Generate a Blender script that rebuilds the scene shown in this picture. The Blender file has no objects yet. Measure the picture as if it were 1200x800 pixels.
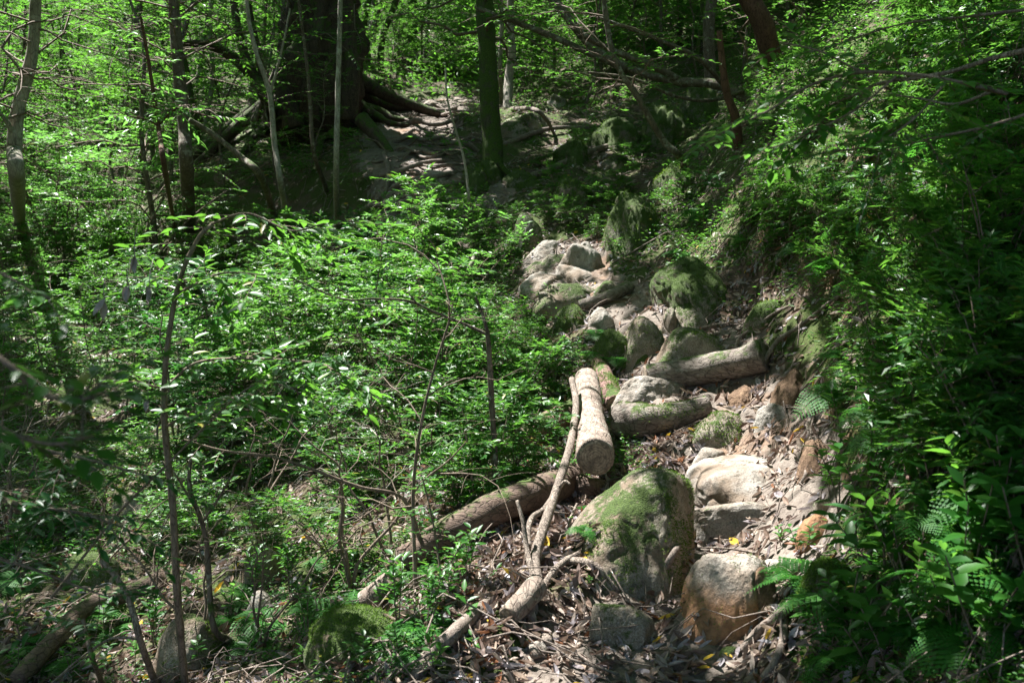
import bpy, math, random
import numpy as np
from mathutils import Vector, Matrix, noise as mnoise
PI = math.pi
R = math.radians
rng = np.random.default_rng(7)
random.seed(7)
scene = bpy.context.scene
COL = scene.collection
F = 1166.7
PITCH = R(-5)
CP, SP = math.cos(PITCH), math.sin(PITCH)

# ------------------------------------------------------------------ camera helpers
def ray(px, py):
    a = (np.asarray(px, float) - 600) / F; b = -(np.asarray(py, float) - 400) / F
    return np.stack([a, CP - b * SP, SP + b * CP], -1)
def P(px, py, d):
    r = ray(px, py); return r * (d / r[..., 1])[..., None] if r.ndim > 1 else r * (d / r[1])
def pix(p):
    p = np.asarray(p, float)
    fz = p[..., 1] * CP + p[..., 2] * SP; uz = -p[..., 1] * SP + p[..., 2] * CP
    fz = np.where(fz < 0.05, 0.05, fz)
    return 600 + F * p[..., 0] / fz, 400 - F * uz / fz

# ------------------------------------------------------------------ noise
_perm = np.random.default_rng(3).permutation(512)
_perm = np.concatenate([_perm, _perm, _perm])
def _hash(ix, iy, iz=0):
    return _perm[(_perm[(_perm[ix & 511] + iy) & 511] + iz) & 511] / 511.0 * 2 - 1
def vnoise(x, y, z=None):
    if z is None: z = np.zeros_like(x)
    ix, iy, iz = np.floor(x).astype(int), np.floor(y).astype(int), np.floor(z).astype(int)
    fx, fy, fz = x - ix, y - iy, z - iz
    fx, fy, fz = [t * t * t * (t * (t * 6 - 15) + 10) for t in (fx, fy, fz)]
    def c(a, b, d): return _hash(ix + a, iy + b, iz + d)
    x00 = c(0,0,0)*(1-fx)+c(1,0,0)*fx; x10 = c(0,1,0)*(1-fx)+c(1,1,0)*fx
    x01 = c(0,0,1)*(1-fx)+c(1,0,1)*fx; x11 = c(0,1,1)*(1-fx)+c(1,1,1)*fx
    return (x00*(1-fy)+x10*fy)*(1-fz) + (x01*(1-fy)+x11*fy)*fz
def fbm(x, y, z=None, o=4):
    s = 0; a = 1.0; t = 0
    for i in range(o):
        k = 2.03 ** i
        s = s + a * vnoise(x*k + 17.3*i, y*k - 9.1*i, None if z is None else z*k + 3.3*i); t += a; a *= 0.5
    return s / t

# ------------------------------------------------------------------ terrain
CTRL = [  # (pixel x, pixel y, distance)
 (760,800,3.6),(640,790,3.6),(800,760,3.9),(830,700,4.2),(890,640,4.7),(900,575,5.3),(880,525,5.9),(870,480,6.4),(830,440,7.1),(800,400,7.8),(760,385,8.3),(700,352,9.2),
 (660,312,10.5),(650,290,11.2),(640,250,12.6),(620,205,14.5),(560,195,15),(500,215,14),(480,170,17),(500,130,20),(600,120,22),(650,150,18),(740,170,16),(700,230,13),
 (560,100,26),(560,60,35),(560,0,50),(700,60,32),(700,0,46),(440,60,32),(400,0,48),
 (560,700,4.3),(500,790,3.75),(640,605,5.2),(600,565,5.8),(560,625,5.05),(480,665,5.2),(620,505,7.0),(600,430,8.5),(550,350,11),(500,300,13),(430,260,14),(400,350,12),
 (450,450,9),(400,550,7),(300,600,6.8),(350,750,4.8),(200,790,4.8),(230,700,5.5),(130,620,7),(50,750,5.5),(0,550,9),(200,500,9.5),(100,400,13),(0,400,14),(250,400,13),
 (300,330,15),(200,260,17),(330,220,16),(300,180,18),(400,200,15.5),(380,150,19),(100,250,20),(0,250,22),(0,150,35),(150,100,35),(250,100,28),(0,0,60),(250,0,55),
 (930,790,3.5),(955,650,4.25),(955,560,4.95),(935,490,5.9),(920,400,7),(900,362,7.8),(1000,370,6.3),(1000,500,4.9),(1000,620,4),(1060,790,3.1),(1100,650,3.3),(1200,790,2.7),
 (1200,600,3.0),(1200,400,3.6),(1100,400,4.5),(1100,250,5.4),(1200,200,4.5),(1200,50,5.5),(1100,100,6.5),(1000,200,7.3),(1000,100,8.8),(1100,0,8.8),(900,250,8.6),(850,335,8.7),
 (800,300,10),(900,150,10.6),(780,250,11.5),(820,200,13.3),(950,50,12),(850,100,20),(850,0,35),(1000,-60,25)]
cp = np.array([P(a, b, c) for a, b, c in CTRL])
WP = np.array([(0,0,-1.62),(0,-3,-1.9),(0,1.5,-1.6),(-1.5,0.5,-1.95),(1.5,1,-1.25),(-6,0,-2.7),(6,0,1.4),(4,2.5,0.35),(-4,3,-2.3),(-12,-8,-4.5),(10,-8,2.0),(0,-15,-4),(10,10,3.8),(16,18,8),(-16,12,-2.2),(-20,25,1.0),
               (-40,10,0),(40,10,12),(-40,60,14),(40,50,20),(0,80,22),(-25,-25,-6),(25,-25,3),(60,-10,12),(-60,-10,0),(-50,90,24),(50,90,28)])
pts = np.vstack([cp, WP])
def _U(r2): return 0.5 * r2 * np.log(r2 + 1e-9)
_n = len(pts)
_d2 = ((pts[:, None, :2] - pts[None, :, :2])**2).sum(-1)
_K = _U(_d2) + np.eye(_n) * 0.02 * (1 + np.hypot(pts[:,0], pts[:,1]))[:, None]
_Pm = np.hstack([np.ones((_n,1)), pts[:, :2]])
_A = np.zeros((_n+3, _n+3)); _A[:_n,:_n] = _K; _A[:_n,_n:] = _Pm; _A[_n:,:_n] = _Pm.T
_w = np.linalg.solve(_A, np.concatenate([pts[:,2], np.zeros(3)]))
def tps(x, y):
    x = np.asarray(x, float); y = np.asarray(y, float); sh = x.shape
    x = x.ravel(); y = y.ravel(); out = np.empty(len(x))
    for i in range(0, len(x), 40000):
        a, b = x[i:i+40000], y[i:i+40000]
        d2 = (a[:,None]-pts[None,:,0])**2 + (b[:,None]-pts[None,:,1])**2
        out[i:i+40000] = _U(d2) @ _w[:_n] + _w[_n] + _w[_n+1]*a + _w[_n+2]*b
    return out.reshape(sh)
# trail centre line (world) for the path mask
_tr = [(700,840,3.3),(740,790,3.65),(800,740,4.0),(860,680,4.4),(900,600,5.0),(890,540,5.7),(860,480,6.4),(820,430,7.3),(780,395,8.0),(720,358,9.1),(665,318,10.4),(648,290,11.2)]
_tr2 = [(530,225,13.6),(500,205,14.6),(480,170,17),(500,135,20),(520,115,23)]
TR = np.array([P(a,b,c)[:2] for a,b,c in _tr]); TR2 = np.array([P(a,b,c)[:2] for a,b,c in _tr2])
def segdist(x, y, L):
    best = np.full(np.shape(x), 1e9)
    for a, b in zip(L[:-1], L[1:]):
        d = b - a; t = np.clip(((x-a[0])*d[0] + (y-a[1])*d[1]) / (d@d), 0, 1)
        best = np.minimum(best, np.hypot(x-a[0]-t*d[0], y-a[1]-t*d[1]))
    return best
def pathmask(x, y):   # 1 on the trodden trail
    n = fbm(np.asarray(x)*1.6, np.asarray(y)*1.6, o=3) * 0.22
    m1 = np.clip((0.52 + n - segdist(x, y, TR)) / 0.16, 0, 1)
    m2 = np.clip((1.05 + n*2 - segdist(x, y, TR2)) / 0.4, 0, 1)
    return np.maximum(m1, m2)
# soil held up behind the step stones and logs: (pixel x, pixel y of the foot, width in pixels, rise in pixels)
STEP=[(750,690,120,55),(855,745,95,60),(875,600,130,14),(880,624,120,8),(848,524,95,26),(908,503,55,20),(778,505,100,26),(760,474,80,22),(825,452,140,24),(812,424,90,26),(750,424,60,26),(715,430,50,26),(808,388,60,20),
 (705,390,40,22),(670,388,44,22),(668,362,90,14),(637,344,50,8),(682,328,50,6),(642,320,50,6),(682,318,40,8),(645,300,50,6),(800,384,100,30),(900,384,60,20)]
def _tg(px,py):
    r=ray(float(px),float(py)); r=r/r[1]; t=np.arange(1.5,16,.02); p=r[None]*t[:,None]; d=p[:,2]-tps(p[:,0],p[:,1]); return p[int(np.argmax(d<0))]
_SB=[]
for a_,b_,c_,d_ in STEP:
    q_=_tg(a_,b_); k_=q_[1]/F; _SB.append((q_[0],q_[1]+c_*k_*.42,c_*k_*.62,c_*k_*.34,d_*k_*.62))
def stepsoil(x,y):
    v=np.zeros(np.shape(x))
    for a,b,sx,sy,A in _SB:
        q=((x-a)/sx)**2+((y-b)/sy)**2; v=np.maximum(v,A*np.exp(-q*q*.8))
    return v
def H(x, y):
    x = np.asarray(x, float); y = np.asarray(y, float)
    h = tps(x, y)
    r = np.hypot(x, y)
    amp = np.clip(r/14, 0.35, 2.2)
    pm = pathmask(x, y)
    big = fbm(x*0.55+5, y*0.55, o=3) * 0.30 * amp * (1-0.75*pm) * np.clip((r-1.0)/3, 0, 1)
    small = fbm(x*3.1, y*3.1+40, o=4) * 0.075 * (1-0.35*pm)
    fine = fbm(x*14, y*14+9, o=3) * 0.02
    return h + big + small + fine - 0.03*pm + stepsoil(x,y)
def G(px, py):
    """first ground point along the pixel's ray"""
    r = ray(float(px), float(py)); r = r / r[1]
    t = np.concatenate([np.arange(1.2, 12, 0.02), np.arange(12, 75, 0.1)])
    p = r[None,:] * t[:,None]
    d = p[:,2] - H(p[:,0], p[:,1])
    k = np.argmax(d < 0) if (d < 0).any() else len(t)-1
    return Vector(p[k])
def gz(x, y): return float(H(np.array([x]), np.array([y]))[0])

# ------------------------------------------------------------------ object helpers
def newmesh(name, V, T=None, Q=None, mat=None, smooth=True):
    me = bpy.data.meshes.new(name)
    V = np.asarray(V, np.float32); nT = 0 if T is None else len(T); nQ = 0 if Q is None else len(Q)
    me.vertices.add(len(V)); me.vertices.foreach_set('co', V.ravel())
    L = []; 
    if nT: L.append(np.asarray(T, np.int32).ravel())
    if nQ: L.append(np.asarray(Q, np.int32).ravel())
    L = np.concatenate(L); me.loops.add(len(L)); me.loops.foreach_set('vertex_index', L)
    me.polygons.add(nT + nQ)
    st = np.concatenate([np.arange(nT)*3, nT*3 + np.arange(nQ)*4]).astype(np.int32)
    me.polygons.foreach_set('loop_start', st)
    me.polygons.foreach_set('use_smooth', np.full(nT+nQ, smooth, bool))
    me.update(calc_edges=True); me.validate()
    if mat: me.materials.append(mat)
    return me
class MB:
    def __init__(s): s.V=[]; s.T=[]; s.Q=[]; s.n=0
    def add(s, V, T=None, Q=None):
        V = np.asarray(V, float)
        if T is not None and len(T): s.T.append(np.asarray(T)+s.n)
        if Q is not None and len(Q): s.Q.append(np.asarray(Q)+s.n)
        s.V.append(V); s.n += len(V)
    def mesh(s, name, mat, origin=(0,0,0), smooth=True):
        V = np.vstack(s.V) - np.array(origin)
        return newmesh(name, V, np.vstack(s.T) if s.T else None, np.vstack(s.Q) if s.Q else None, mat, smooth)
def tag(o, label=None, cat=None, group=None, kind=None):
    if label: o['label'] = label
    if cat: o['category'] = cat
    if group: o['group'] = group
    if kind: o['kind'] = kind
    return o
def link(o): COL.objects.link(o); return o
def obj(name, me, parent=None, loc=(0,0,0)):
    o = bpy.data.objects.new(name, me); o.location = loc; link(o)
    if parent: o.parent = parent
    return o
def thing(name, label, cat, loc=(0,0,0), group=None, rz=0):
    o = bpy.data.objects.new(name, None); o.empty_display_size = 0.1; o.location = loc; o.rotation_euler = (0,0,rz); link(o)
    return tag(o, label, cat, group)
def smoothline(pl, n):
    p = np.array(pl, float); m = len(p)
    if m == 2: p = np.array([p[0], (p[0]+p[1])/2, p[1]]); m = 3
    ext = np.vstack([2*p[0]-p[1], p, 2*p[-1]-p[-2]])
    t = np.linspace(0, m-1-1e-6, n); i = t.astype(int); f = (t-i)[:,None]
    a,b,c,d = ext[i],ext[i+1],ext[i+2],ext[i+3]
    return 0.5*((2*b)+(-a+c)*f+(2*a-5*b+4*c-d)*f*f+(-a+3*b-3*c+d)*f**3)
def tube(mb, pl, r0, r1=None, seg=6, n=None, rough=0.0, cap=True, flare=0, nf=6.0, taper=None):
    p = smoothline(pl, n or max(3, len(pl)*3)) if (n != 0) else np.array(pl, float)
    m = len(p); r1 = r0*0.3 if r1 is None else r1
    t = np.linspace(0,1,m); rad = r0+(r1-r0)*t if taper is None else np.interp(t, np.linspace(0,1,len(taper)), taper)
    if flare: rad = rad*(1+flare*np.exp(-t*m*0.35))
    tan = np.gradient(p, axis=0); tan /= np.linalg.norm(tan,axis=1)[:,None]+1e-9
    up = np.array([0,0,1.]) if abs(tan[0,2])<0.9 else np.array([1.,0,0])
    u = np.cross(tan[0], up); u /= np.linalg.norm(u); U=[u]
    for k in range(1,m):
        u = u - tan[k]*(u@tan[k]); u /= np.linalg.norm(u)+1e-9; U.append(u)
    U = np.array(U); W = np.cross(tan, U)
    a = np.arange(seg)*2*PI/seg
    V = p[:,None,:] + rad[:,None,None]*(np.cos(a)[None,:,None]*U[:,None,:]+np.sin(a)[None,:,None]*W[:,None,:])
    if rough:
        q = V.reshape(-1,3); k = nf
        nn = fbm(q[:,0]*k+3, q[:,1]*k, q[:,2]*k, o=3).reshape(m,seg)
        V = V + (V-p[:,None,:])*(rough*nn)[:,:,None]
    V = V.reshape(-1,3)
    i = np.arange(m-1)[:,None]*seg; j = np.arange(seg)[None,:]; j2 = (j+1)%seg
    Q = np.stack([i+j, i+j2, i+seg+j2, i+seg+j],-1).reshape(-1,4)
    T = None
    if cap:
        V = np.vstack([V, p[0], p[-1]]); c0 = m*seg; jj = np.arange(seg)
        T = np.vstack([np.stack([np.full(seg,c0),(jj+1)%seg,jj],-1), np.stack([np.full(seg,c0+1),(m-1)*seg+jj,(m-1)*seg+(jj+1)%seg],-1)])
    mb.add(V, T, Q); return p
# leaf templates: u along, v side, w normal
LO = (np.array([[0,0,0],[.42,.21,.05],[1,0,-.12],[.42,-.21,.05]]), np.array([[0,2,1],[0,3,2]]), None)
def leaf_t(w, droop=.15, fold=.06, pk=.42):
    us = [0,.18,.42,.7,1]; ws = [0,.62*w,w,.72*w,0]
    V=[]; 
    for u_,w_ in zip(us,ws): V.append([u_,0,-droop*u_*u_])
    for s in (1,-1):
        for u_,w_ in list(zip(us,ws))[1:4]: V.append([u_,s*w_,fold-droop*u_*u_])
    T=[[0,1,5],[4,7,3],[0,8,1],[4,3,10]]; Q=[[1,2,6,5],[2,3,7,6],[1,8,9,2],[2,9,10,3]]
    return np.array(V,float), np.array(T), np.array(Q)
MID = leaf_t(.2); WIDE = leaf_t(.26,.2); LONG = leaf_t(.13,.28,.05); NARROW=(np.array([[0,0,0],[.4,.13,.03],[1,0,-.1],[.4,-.13,.03]]), LO[1], None)
CURL = leaf_t(.22,-.32,.14)
def pinna_t(n=5):
    V=[[0,0,0]]; T=[]
    for s in (1,-1):
        for k in range(n):
            u=(k+.3)/n; ww=.17*(1-u*.8)
            b=len(V); V += [[u-.02,0,0],[u+.11,s*ww,.01],[u+.5/n+.06,0,0]]; T.append([b,b+1,b+2] if s<0 else [b,b+2,b+1])
    return np.array(V,float), np.array(T), None
PIN = pinna_t()
def leaves(mb, tpl, pos, a, nrm, size, wid=None):
    pos=np.asarray(pos,float); a=np.asarray(a,float); nrm=np.asarray(nrm,float); size=np.asarray(size,float)
    a=a/(np.linalg.norm(a,axis=1)[:,None]+1e-9); s=np.cross(nrm,a); s/=np.linalg.norm(s,axis=1)[:,None]+1e-9; nn=np.cross(a,s)
    V,T,Q=tpl; k=len(V); N=len(pos); wd = size if wid is None else size*wid
    W = pos[:,None,:]+ (size[:,None]*V[None,:,0])[:,:,None]*a[:,None,:] + (wd[:,None]*V[None,:,1])[:,:,None]*s[:,None,:] + (size[:,None]*V[None,:,2])[:,:,None]*nn[:,None,:]
    off=(np.arange(N)*k)[:,None,None]
    mb.add(W.reshape(-1,3), (T[None]+off).reshape(-1,3), None if Q is None else (Q[None]+off).reshape(-1,4))
def runit(n, g=rng):
    v=g.normal(size=(n,3)); return v/np.linalg.norm(v,axis=1)[:,None]

# ------------------------------------------------------------------ materials
def mat(name):
    m = bpy.data.materials.new(name); m.use_nodes=True; nt=m.node_tree; nt.nodes.clear(); return m, nt
class NT:
    def __init__(s, nt): s.nt=nt
    def n(s, typ, ins=None, **kw):
        x=s.nt.nodes.new(typ)
        for k,v in kw.items(): setattr(x,k,v)
        for k,v in (ins or {}).items():
            if isinstance(v, bpy.types.NodeSocket): s.nt.links.new(v, x.inputs[k])
            else: x.inputs[k].default_value=v
        return x
    def noise(s, vec, sc, det=4, rough=.6): return s.n('ShaderNodeTexNoise',{'Vector':vec,'Scale':sc,'Detail':det,'Roughness':rough}).outputs['Fac']
    def ramp(s, fac, stops, interp='LINEAR'):
        x=s.n('ShaderNodeValToRGB',{'Fac':fac}); e=x.color_ramp.elements; x.color_ramp.interpolation=interp
        while len(e)<len(stops): e.new(0.5)
        for k,(p,c) in enumerate(stops): e[k].position=p; e[k].color=(*c,1) if len(c)==3 else c
        return x.outputs['Color']
    def mix(s, fac, a, b, blend='MIX'):
        x=s.n('ShaderNodeMix',data_type='RGBA',blend_type=blend)
        for k,v in ((0,fac),(6,a),(7,b)):
            if isinstance(v,bpy.types.NodeSocket): s.nt.links.new(v,x.inputs[k])
            else: x.inputs[k].default_value = v if k==0 else (*v,1)
        return x.outputs[2]
    def math(s, op, a, b=0.5, clamp=False):
        x=s.n('ShaderNodeMath',operation=op,use_clamp=clamp)
        for k,v in ((0,a),(1,b)):
            if isinstance(v,bpy.types.NodeSocket): s.nt.links.new(v,x.inputs[k])
            else: x.inputs[k].default_value=v
        return x.outputs[0]
    def mr(s, v, a, b, c=0., d=1.): return s.n('ShaderNodeMapRange',{0:v,1:a,2:b,3:c,4:d}).outputs[0]
    def out(s, sh): s.nt.links.new(sh, s.n('ShaderNodeOutputMaterial').inputs['Surface'])
def bw(v): return (v,v,v)
def leafmat(name, stops, trans, rough=.38, tmix=.35, spec=.5):
    m,nt=mat(name); N=NT(nt)
    geo=N.n('ShaderNodeNewGeometry'); ri=geo.outputs['Random Per Island']
    oi=N.n('ShaderNodeObjectInfo').outputs['Random']
    pos=geo.outputs['Position']
    base=N.ramp(ri, stops)
    cl=N.noise(pos,1.3,2)
    base=N.mix(N.mr(cl,.35,.65,0,.3), base, (0.04,0.15,0.03), 'MIX')
    fine=N.noise(pos,60,2); base=N.mix(N.mr(fine,.3,.7,0,.25),base,(0.03,0.05,0.015))
    tr=N.mix(ri, trans, tuple(c*.6 for c in trans))
    tr=N.mix(N.mr(oi,0,1,0,.4),tr,(.10,.26,.05))
    p=N.n('ShaderNodeBsdfPrincipled',{'Base Color':base,'Roughness':rough,'Specular IOR Level':spec})
    t=N.n('ShaderNodeBsdfTranslucent',{'Color':tr})
    mx=N.n('ShaderNodeMixShader',{0:tmix,1:p.outputs[0],2:t.outputs[0]})
    N.out(mx.outputs[0]); return m
M={}
M['leaf']=leafmat('glossy_leaf',[(0,(.012,.070,.012)),(.45,(.025,.115,.014)),(.8,(.05,.16,.018)),(.96,(.10,.20,.022)),(1,(.30,.24,.03))],(.16,.41,.04),rough=.40,spec=.3,tmix=.42)
M['leaf_pale']=leafmat('pale_leaf',[(0,(.03,.12,.018)),(.5,(.06,.17,.022)),(.9,(.10,.22,.035)),(1,(.30,.25,.05))],(.21,.52,.08),rough=.40,spec=.3,tmix=.46)
M['leaf_dark']=leafmat('dark_leaf',[(0,(.006,.045,.013)),(.5,(.012,.075,.018)),(.95,(.03,.11,.02)),(1,(.14,.13,.02))],(.06,.30,.03),rough=.4,spec=.3,tmix=.3)
M['leaf_far']=leafmat('distant_leaf',[(0,(.015,.08,.012)),(.5,(.035,.13,.016)),(.95,(.07,.18,.022)),(1,(.20,.18,.03))],(.16,.42,.04),tmix=.46,rough=.55,spec=.3)
M['fern']=leafmat('fern_green',[(0,(.015,.10,.014)),(.6,(.03,.14,.016)),(1,(.06,.19,.02))],(.11,.40,.04),rough=.55,tmix=.42,spec=.2)
def littermat():
    m,nt=mat('dry_leaf'); N=NT(nt); g=N.n('ShaderNodeNewGeometry'); ri=g.outputs['Random Per Island']
    c=N.ramp(ri,[(0,(.13,.08,.06)),(.16,(.24,.17,.13)),(.34,(.36,.28,.22)),(.5,(.33,.29,.30)),(.66,(.17,.12,.10)),(.78,(.38,.31,.26)),(.90,(.22,.09,.04)),(.94,(.36,.34,.36)),(.985,(.62,.42,.04))],'CONSTANT')
    nz=N.noise(g.outputs['Position'],55,3); c=N.mix(N.mr(nz,.3,.7,0,.45),c,(.07,.045,.03))
    p=N.n('ShaderNodeBsdfPrincipled',{'Base Color':c,'Roughness':.55,'Specular IOR Level':.3})
    t=N.n('ShaderNodeBsdfTranslucent',{'Color':c}); N.out(N.n('ShaderNodeMixShader',{0:.15,1:p.outputs[0],2:t.outputs[0]}).outputs[0]); return m
M['litter']=littermat()
def woodmat(name, c1, c2, moss=0.0, sc=6, lichen=0.0, streak=(1,1,.25), bump=.5):
    m,nt=mat(name); N=NT(nt); g=N.n('ShaderNodeNewGeometry'); pos=g.outputs['Position']
    mp=N.n('ShaderNodeMapping',{'Vector':pos,'Scale':streak}).outputs[0]
    a=N.noise(mp,sc*4,6,.7); b=N.noise(pos,sc,4); f=N.noise(mp,sc*18,3,.7)
    c=N.ramp(a,[(.3,c1),(.7,c2)])
    c=N.mix(N.mr(b,.35,.7,0,.5),c,tuple(x*.45 for x in c1))
    c=N.mix(N.mr(f,.5,.72,0,.6),c,tuple(x*.35 for x in c1))
    vo=N.n('ShaderNodeTexVoronoi',{'Vector':mp,'Scale':sc*5},feature='DISTANCE_TO_EDGE').outputs['Distance']
    crk=N.mr(N.math('ADD',vo,N.math('MULTIPLY',a,.12)),.06,.13); c=N.mix(N.mr(crk,0,1,.7,0),c,tuple(x*.3 for x in c1))
    if lichen: c=N.mix(N.mr(N.noise(pos,sc*2.2,3),.58,.63,0,lichen),c,(.36,.37,.31))
    if moss:
        nz=N.n('ShaderNodeSeparateXYZ',{0:g.outputs['Normal']}).outputs[2]
        k=N.math('ADD',N.math('MULTIPLY',nz,.22),N.noise(pos,sc*1.2,5,.7))
        mk=N.mr(k,.74-moss*.35,.84-moss*.35)
        mc=N.ramp(N.noise(pos,90,3),[(.3,(.02,.035,.008)),(.7,(.075,.12,.02))])
        c=N.mix(mk,c,mc)
    h=N.math('ADD',N.math('ADD',a,N.math('MULTIPLY',f,.5)),N.math('MULTIPLY',crk,.5))
    bp=N.n('ShaderNodeBump',{'Height':h,'Strength':bump,'Distance':.02})
    p=N.n('ShaderNodeBsdfPrincipled',{'Base Color':c,'Roughness':.85,'Normal':bp.outputs[0],'Specular IOR Level':.25}); N.out(p.outputs[0]); return m
M['bark']=woodmat('bark',(.10,.075,.055),(.19,.155,.12),moss=.35,lichen=.4)
M['bark_moss']=woodmat('mossy_bark',(.05,.045,.03),(.10,.09,.06),moss=.95)
M['bark_pale']=woodmat('pale_bark',(.24,.21,.17),(.40,.36,.30),moss=.12,lichen=.6,bump=.25)
M['bark_red']=woodmat('red_bark',(.085,.04,.028),(.17,.085,.06),moss=.3)
M['bark_dark']=woodmat('dark_bark',(.05,.035,.026),(.11,.08,.06),moss=.55)
M['twig']=woodmat('twig_bark',(.13,.095,.07),(.27,.21,.16),sc=12,bump=.2)
M['driftwood']=woodmat('bleached_wood',(.16,.12,.095),(.46,.385,.32),sc=11,bump=.8)
M['log_grey']=woodmat('log_bark',(.12,.095,.078),(.31,.265,.225),moss=.22,sc=7,lichen=.25,streak=(.3,1,1),bump=.6)
M['log_pale']=woodmat('pale_log_bark',(.16,.12,.095),(.37,.295,.24),moss=0,lichen=.5,sc=7,streak=(1,.3,.6))
M['log_brown']=woodmat('brown_log_bark',(.09,.06,.045),(.20,.14,.105),moss=.15,sc=7,streak=(.4,.6,1))
M['log_red']=woodmat('reddish_log_bark',(.17,.09,.075),(.33,.21,.18),moss=.35,sc=7,streak=(.3,1,1))
M['root']=woodmat('root_bark',(.14,.105,.085),(.30,.25,.21),sc=12,bump=.4)
def endmat():
    m,nt=mat('sawn_wood'); N=NT(nt); tc=N.n('ShaderNodeTexCoord').outputs['Object']
    ln=N.n('ShaderNodeVectorMath',{0:tc},operation='LENGTH').outputs['Value']
    nz=N.noise(tc,14,4); r=N.math('SINE',N.math('MULTIPLY',N.math('ADD',ln,N.math('MULTIPLY',nz,.05)),420))
    c=N.ramp(N.mr(r,-1,1),[(0,(.20,.15,.105)),(1,(.34,.27,.20))]); c=N.mix(N.mr(nz,.35,.62,0,.9),c,(.10,.075,.055)); c=N.mix(N.mr(N.noise(tc,60,3),.5,.65,0,.8),c,(.06,.045,.035))
    N.out(N.n('ShaderNodeBsdfPrincipled',{'Base Color':c,'Roughness':.85}).outputs[0]); return m
M['sawn']=endmat()
def rockmat(name, c1, c2, moss, clay=None):
    m,nt=mat(name); N=NT(nt); g=N.n('ShaderNodeNewGeometry'); pos=g.outputs['Position']; tc=N.n('ShaderNodeTexCoord').outputs['Object']
    a=N.noise(pos,9,6,.65); sp=N.noise(pos,120,3,.8); b=N.noise(pos,3.2,3)
    c=N.ramp(a,[(.3,c1),(.68,c2)])
    c=N.mix(N.mr(sp,.52,.66,0,.75),c,(.06,.055,.05)); c=N.mix(N.mr(sp,.45,.32,0,.5),c,(.55,.53,.49))
    c=N.mix(N.mr(b,.42,.62,0,.8),c,(.15,.105,.07))
    c=N.mix(N.mr(N.noise(pos,14,5,.7),.56,.66,0,.6),c,(.07,.065,.05))
    nz=N.n('ShaderNodeSeparateXYZ',{0:g.outputs['Normal']}).outputs[2]
    if clay:
        z=N.n('ShaderNodeSeparateXYZ',{0:tc}).outputs[2]
        k=N.mr(N.math('ADD',z,N.math('MULTIPLY',N.noise(pos,8,4),.12)),clay+.09,clay)
        cc=N.ramp(N.noise(pos,22,5,.7),[(.3,(.14,.075,.04)),(.7,(.38,.20,.10))]); c=N.mix(k,c,cc)
    k=N.math('ADD',N.math('MULTIPLY',nz,.16),N.math('ADD',N.math('MULTIPLY',N.noise(pos,4.5,4,.6),.6),N.math('MULTIPLY',N.noise(pos,30,4,.7),.4)))
    mk=N.mr(k,.78-moss*.40,.86-moss*.40)
    mc=N.ramp(N.noise(pos,110,4,.75),[(.3,(.025,.04,.010)),(.55,(.06,.095,.02)),(.75,(.12,.17,.035))])
    c=N.mix(mk,c,mc)
    h=N.math('ADD',N.math('MULTIPLY',a,1.4),N.math('ADD',N.math('MULTIPLY',sp,.22),N.math('MULTIPLY',N.noise(pos,42,5,.75),.5)))
    h=N.math('ADD',h,N.math('MULTIPLY',mk,N.noise(pos,150,2)))
    bp=N.n('ShaderNodeBump',{'Height':h,'Strength':.75,'Distance':.03})
    N.out(N.n('ShaderNodeBsdfPrincipled',{'Base Color':c,'Roughness':.88,'Normal':bp.outputs[0],'Specular IOR Level':.3}).outputs[0]); return m
M['rock']=rockmat('granite',(.17,.155,.13),(.37,.34,.30),.14)
M['rock_pale']=rockmat('pale_granite',(.18,.16,.135),(.36,.325,.285),.08)
M['rock_moss']=rockmat('mossy_granite',(.13,.11,.08),(.33,.285,.225),.50)
M['rock_green']=rockmat('green_granite',(.10,.09,.07),(.22,.20,.165),.80)
M['rock_clay']=rockmat('granite_over_clay',(.22,.19,.16),(.42,.38,.33),.16,clay=.20)
def groundmat(name, path):
    m,nt=mat(name); N=NT(nt); g=N.n('ShaderNodeNewGeometry'); pos=g.outputs['Position']
    a=N.noise(pos,7,6,.7); f=N.noise(pos,45,4,.75); b=N.noise(pos,1.1,4)
    nz=N.n('ShaderNodeSeparateXYZ',{0:g.outputs['Normal']}).outputs[2]
    if path:
        c=N.ramp(a,[(.3,(.09,.072,.06)),(.7,(.25,.212,.178))]); clay=N.mr(b,.56,.68,0,.6)
    else:
        c=N.ramp(a,[(.3,(.05,.036,.025)),(.7,(.13,.095,.07))]); clay=N.mr(N.math('ADD',nz,N.math('MULTIPLY',b,.5)),.80,.68,0,.45)
    c=N.mix(N.mr(f,.5,.7,0,.7),c,(.05,.035,.025))
    c=N.mix(clay,c,N.ramp(N.noise(pos,16,5,.7),[(.3,(.13,.07,.04)),(.7,(.36,.20,.105))]))
    if not path:
        mk=N.mr(N.math('ADD',N.noise(pos,2.3,5,.65),N.math('MULTIPLY',f,.15)),.49,.58,0,.9)
        c=N.mix(mk,c,N.ramp(N.noise(pos,90,3),[(.3,(.02,.032,.008)),(.7,(.07,.105,.02))]))
    bp=N.n('ShaderNodeBump',{'Height':N.math('ADD',a,N.math('MULTIPLY',f,.7)),'Strength':.8,'Distance':.03})
    N.out(N.n('ShaderNodeBsdfPrincipled',{'Base Color':c,'Roughness':.92,'Normal':bp.outputs[0],'Specular IOR Level':.2}).outputs[0]); return m
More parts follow.
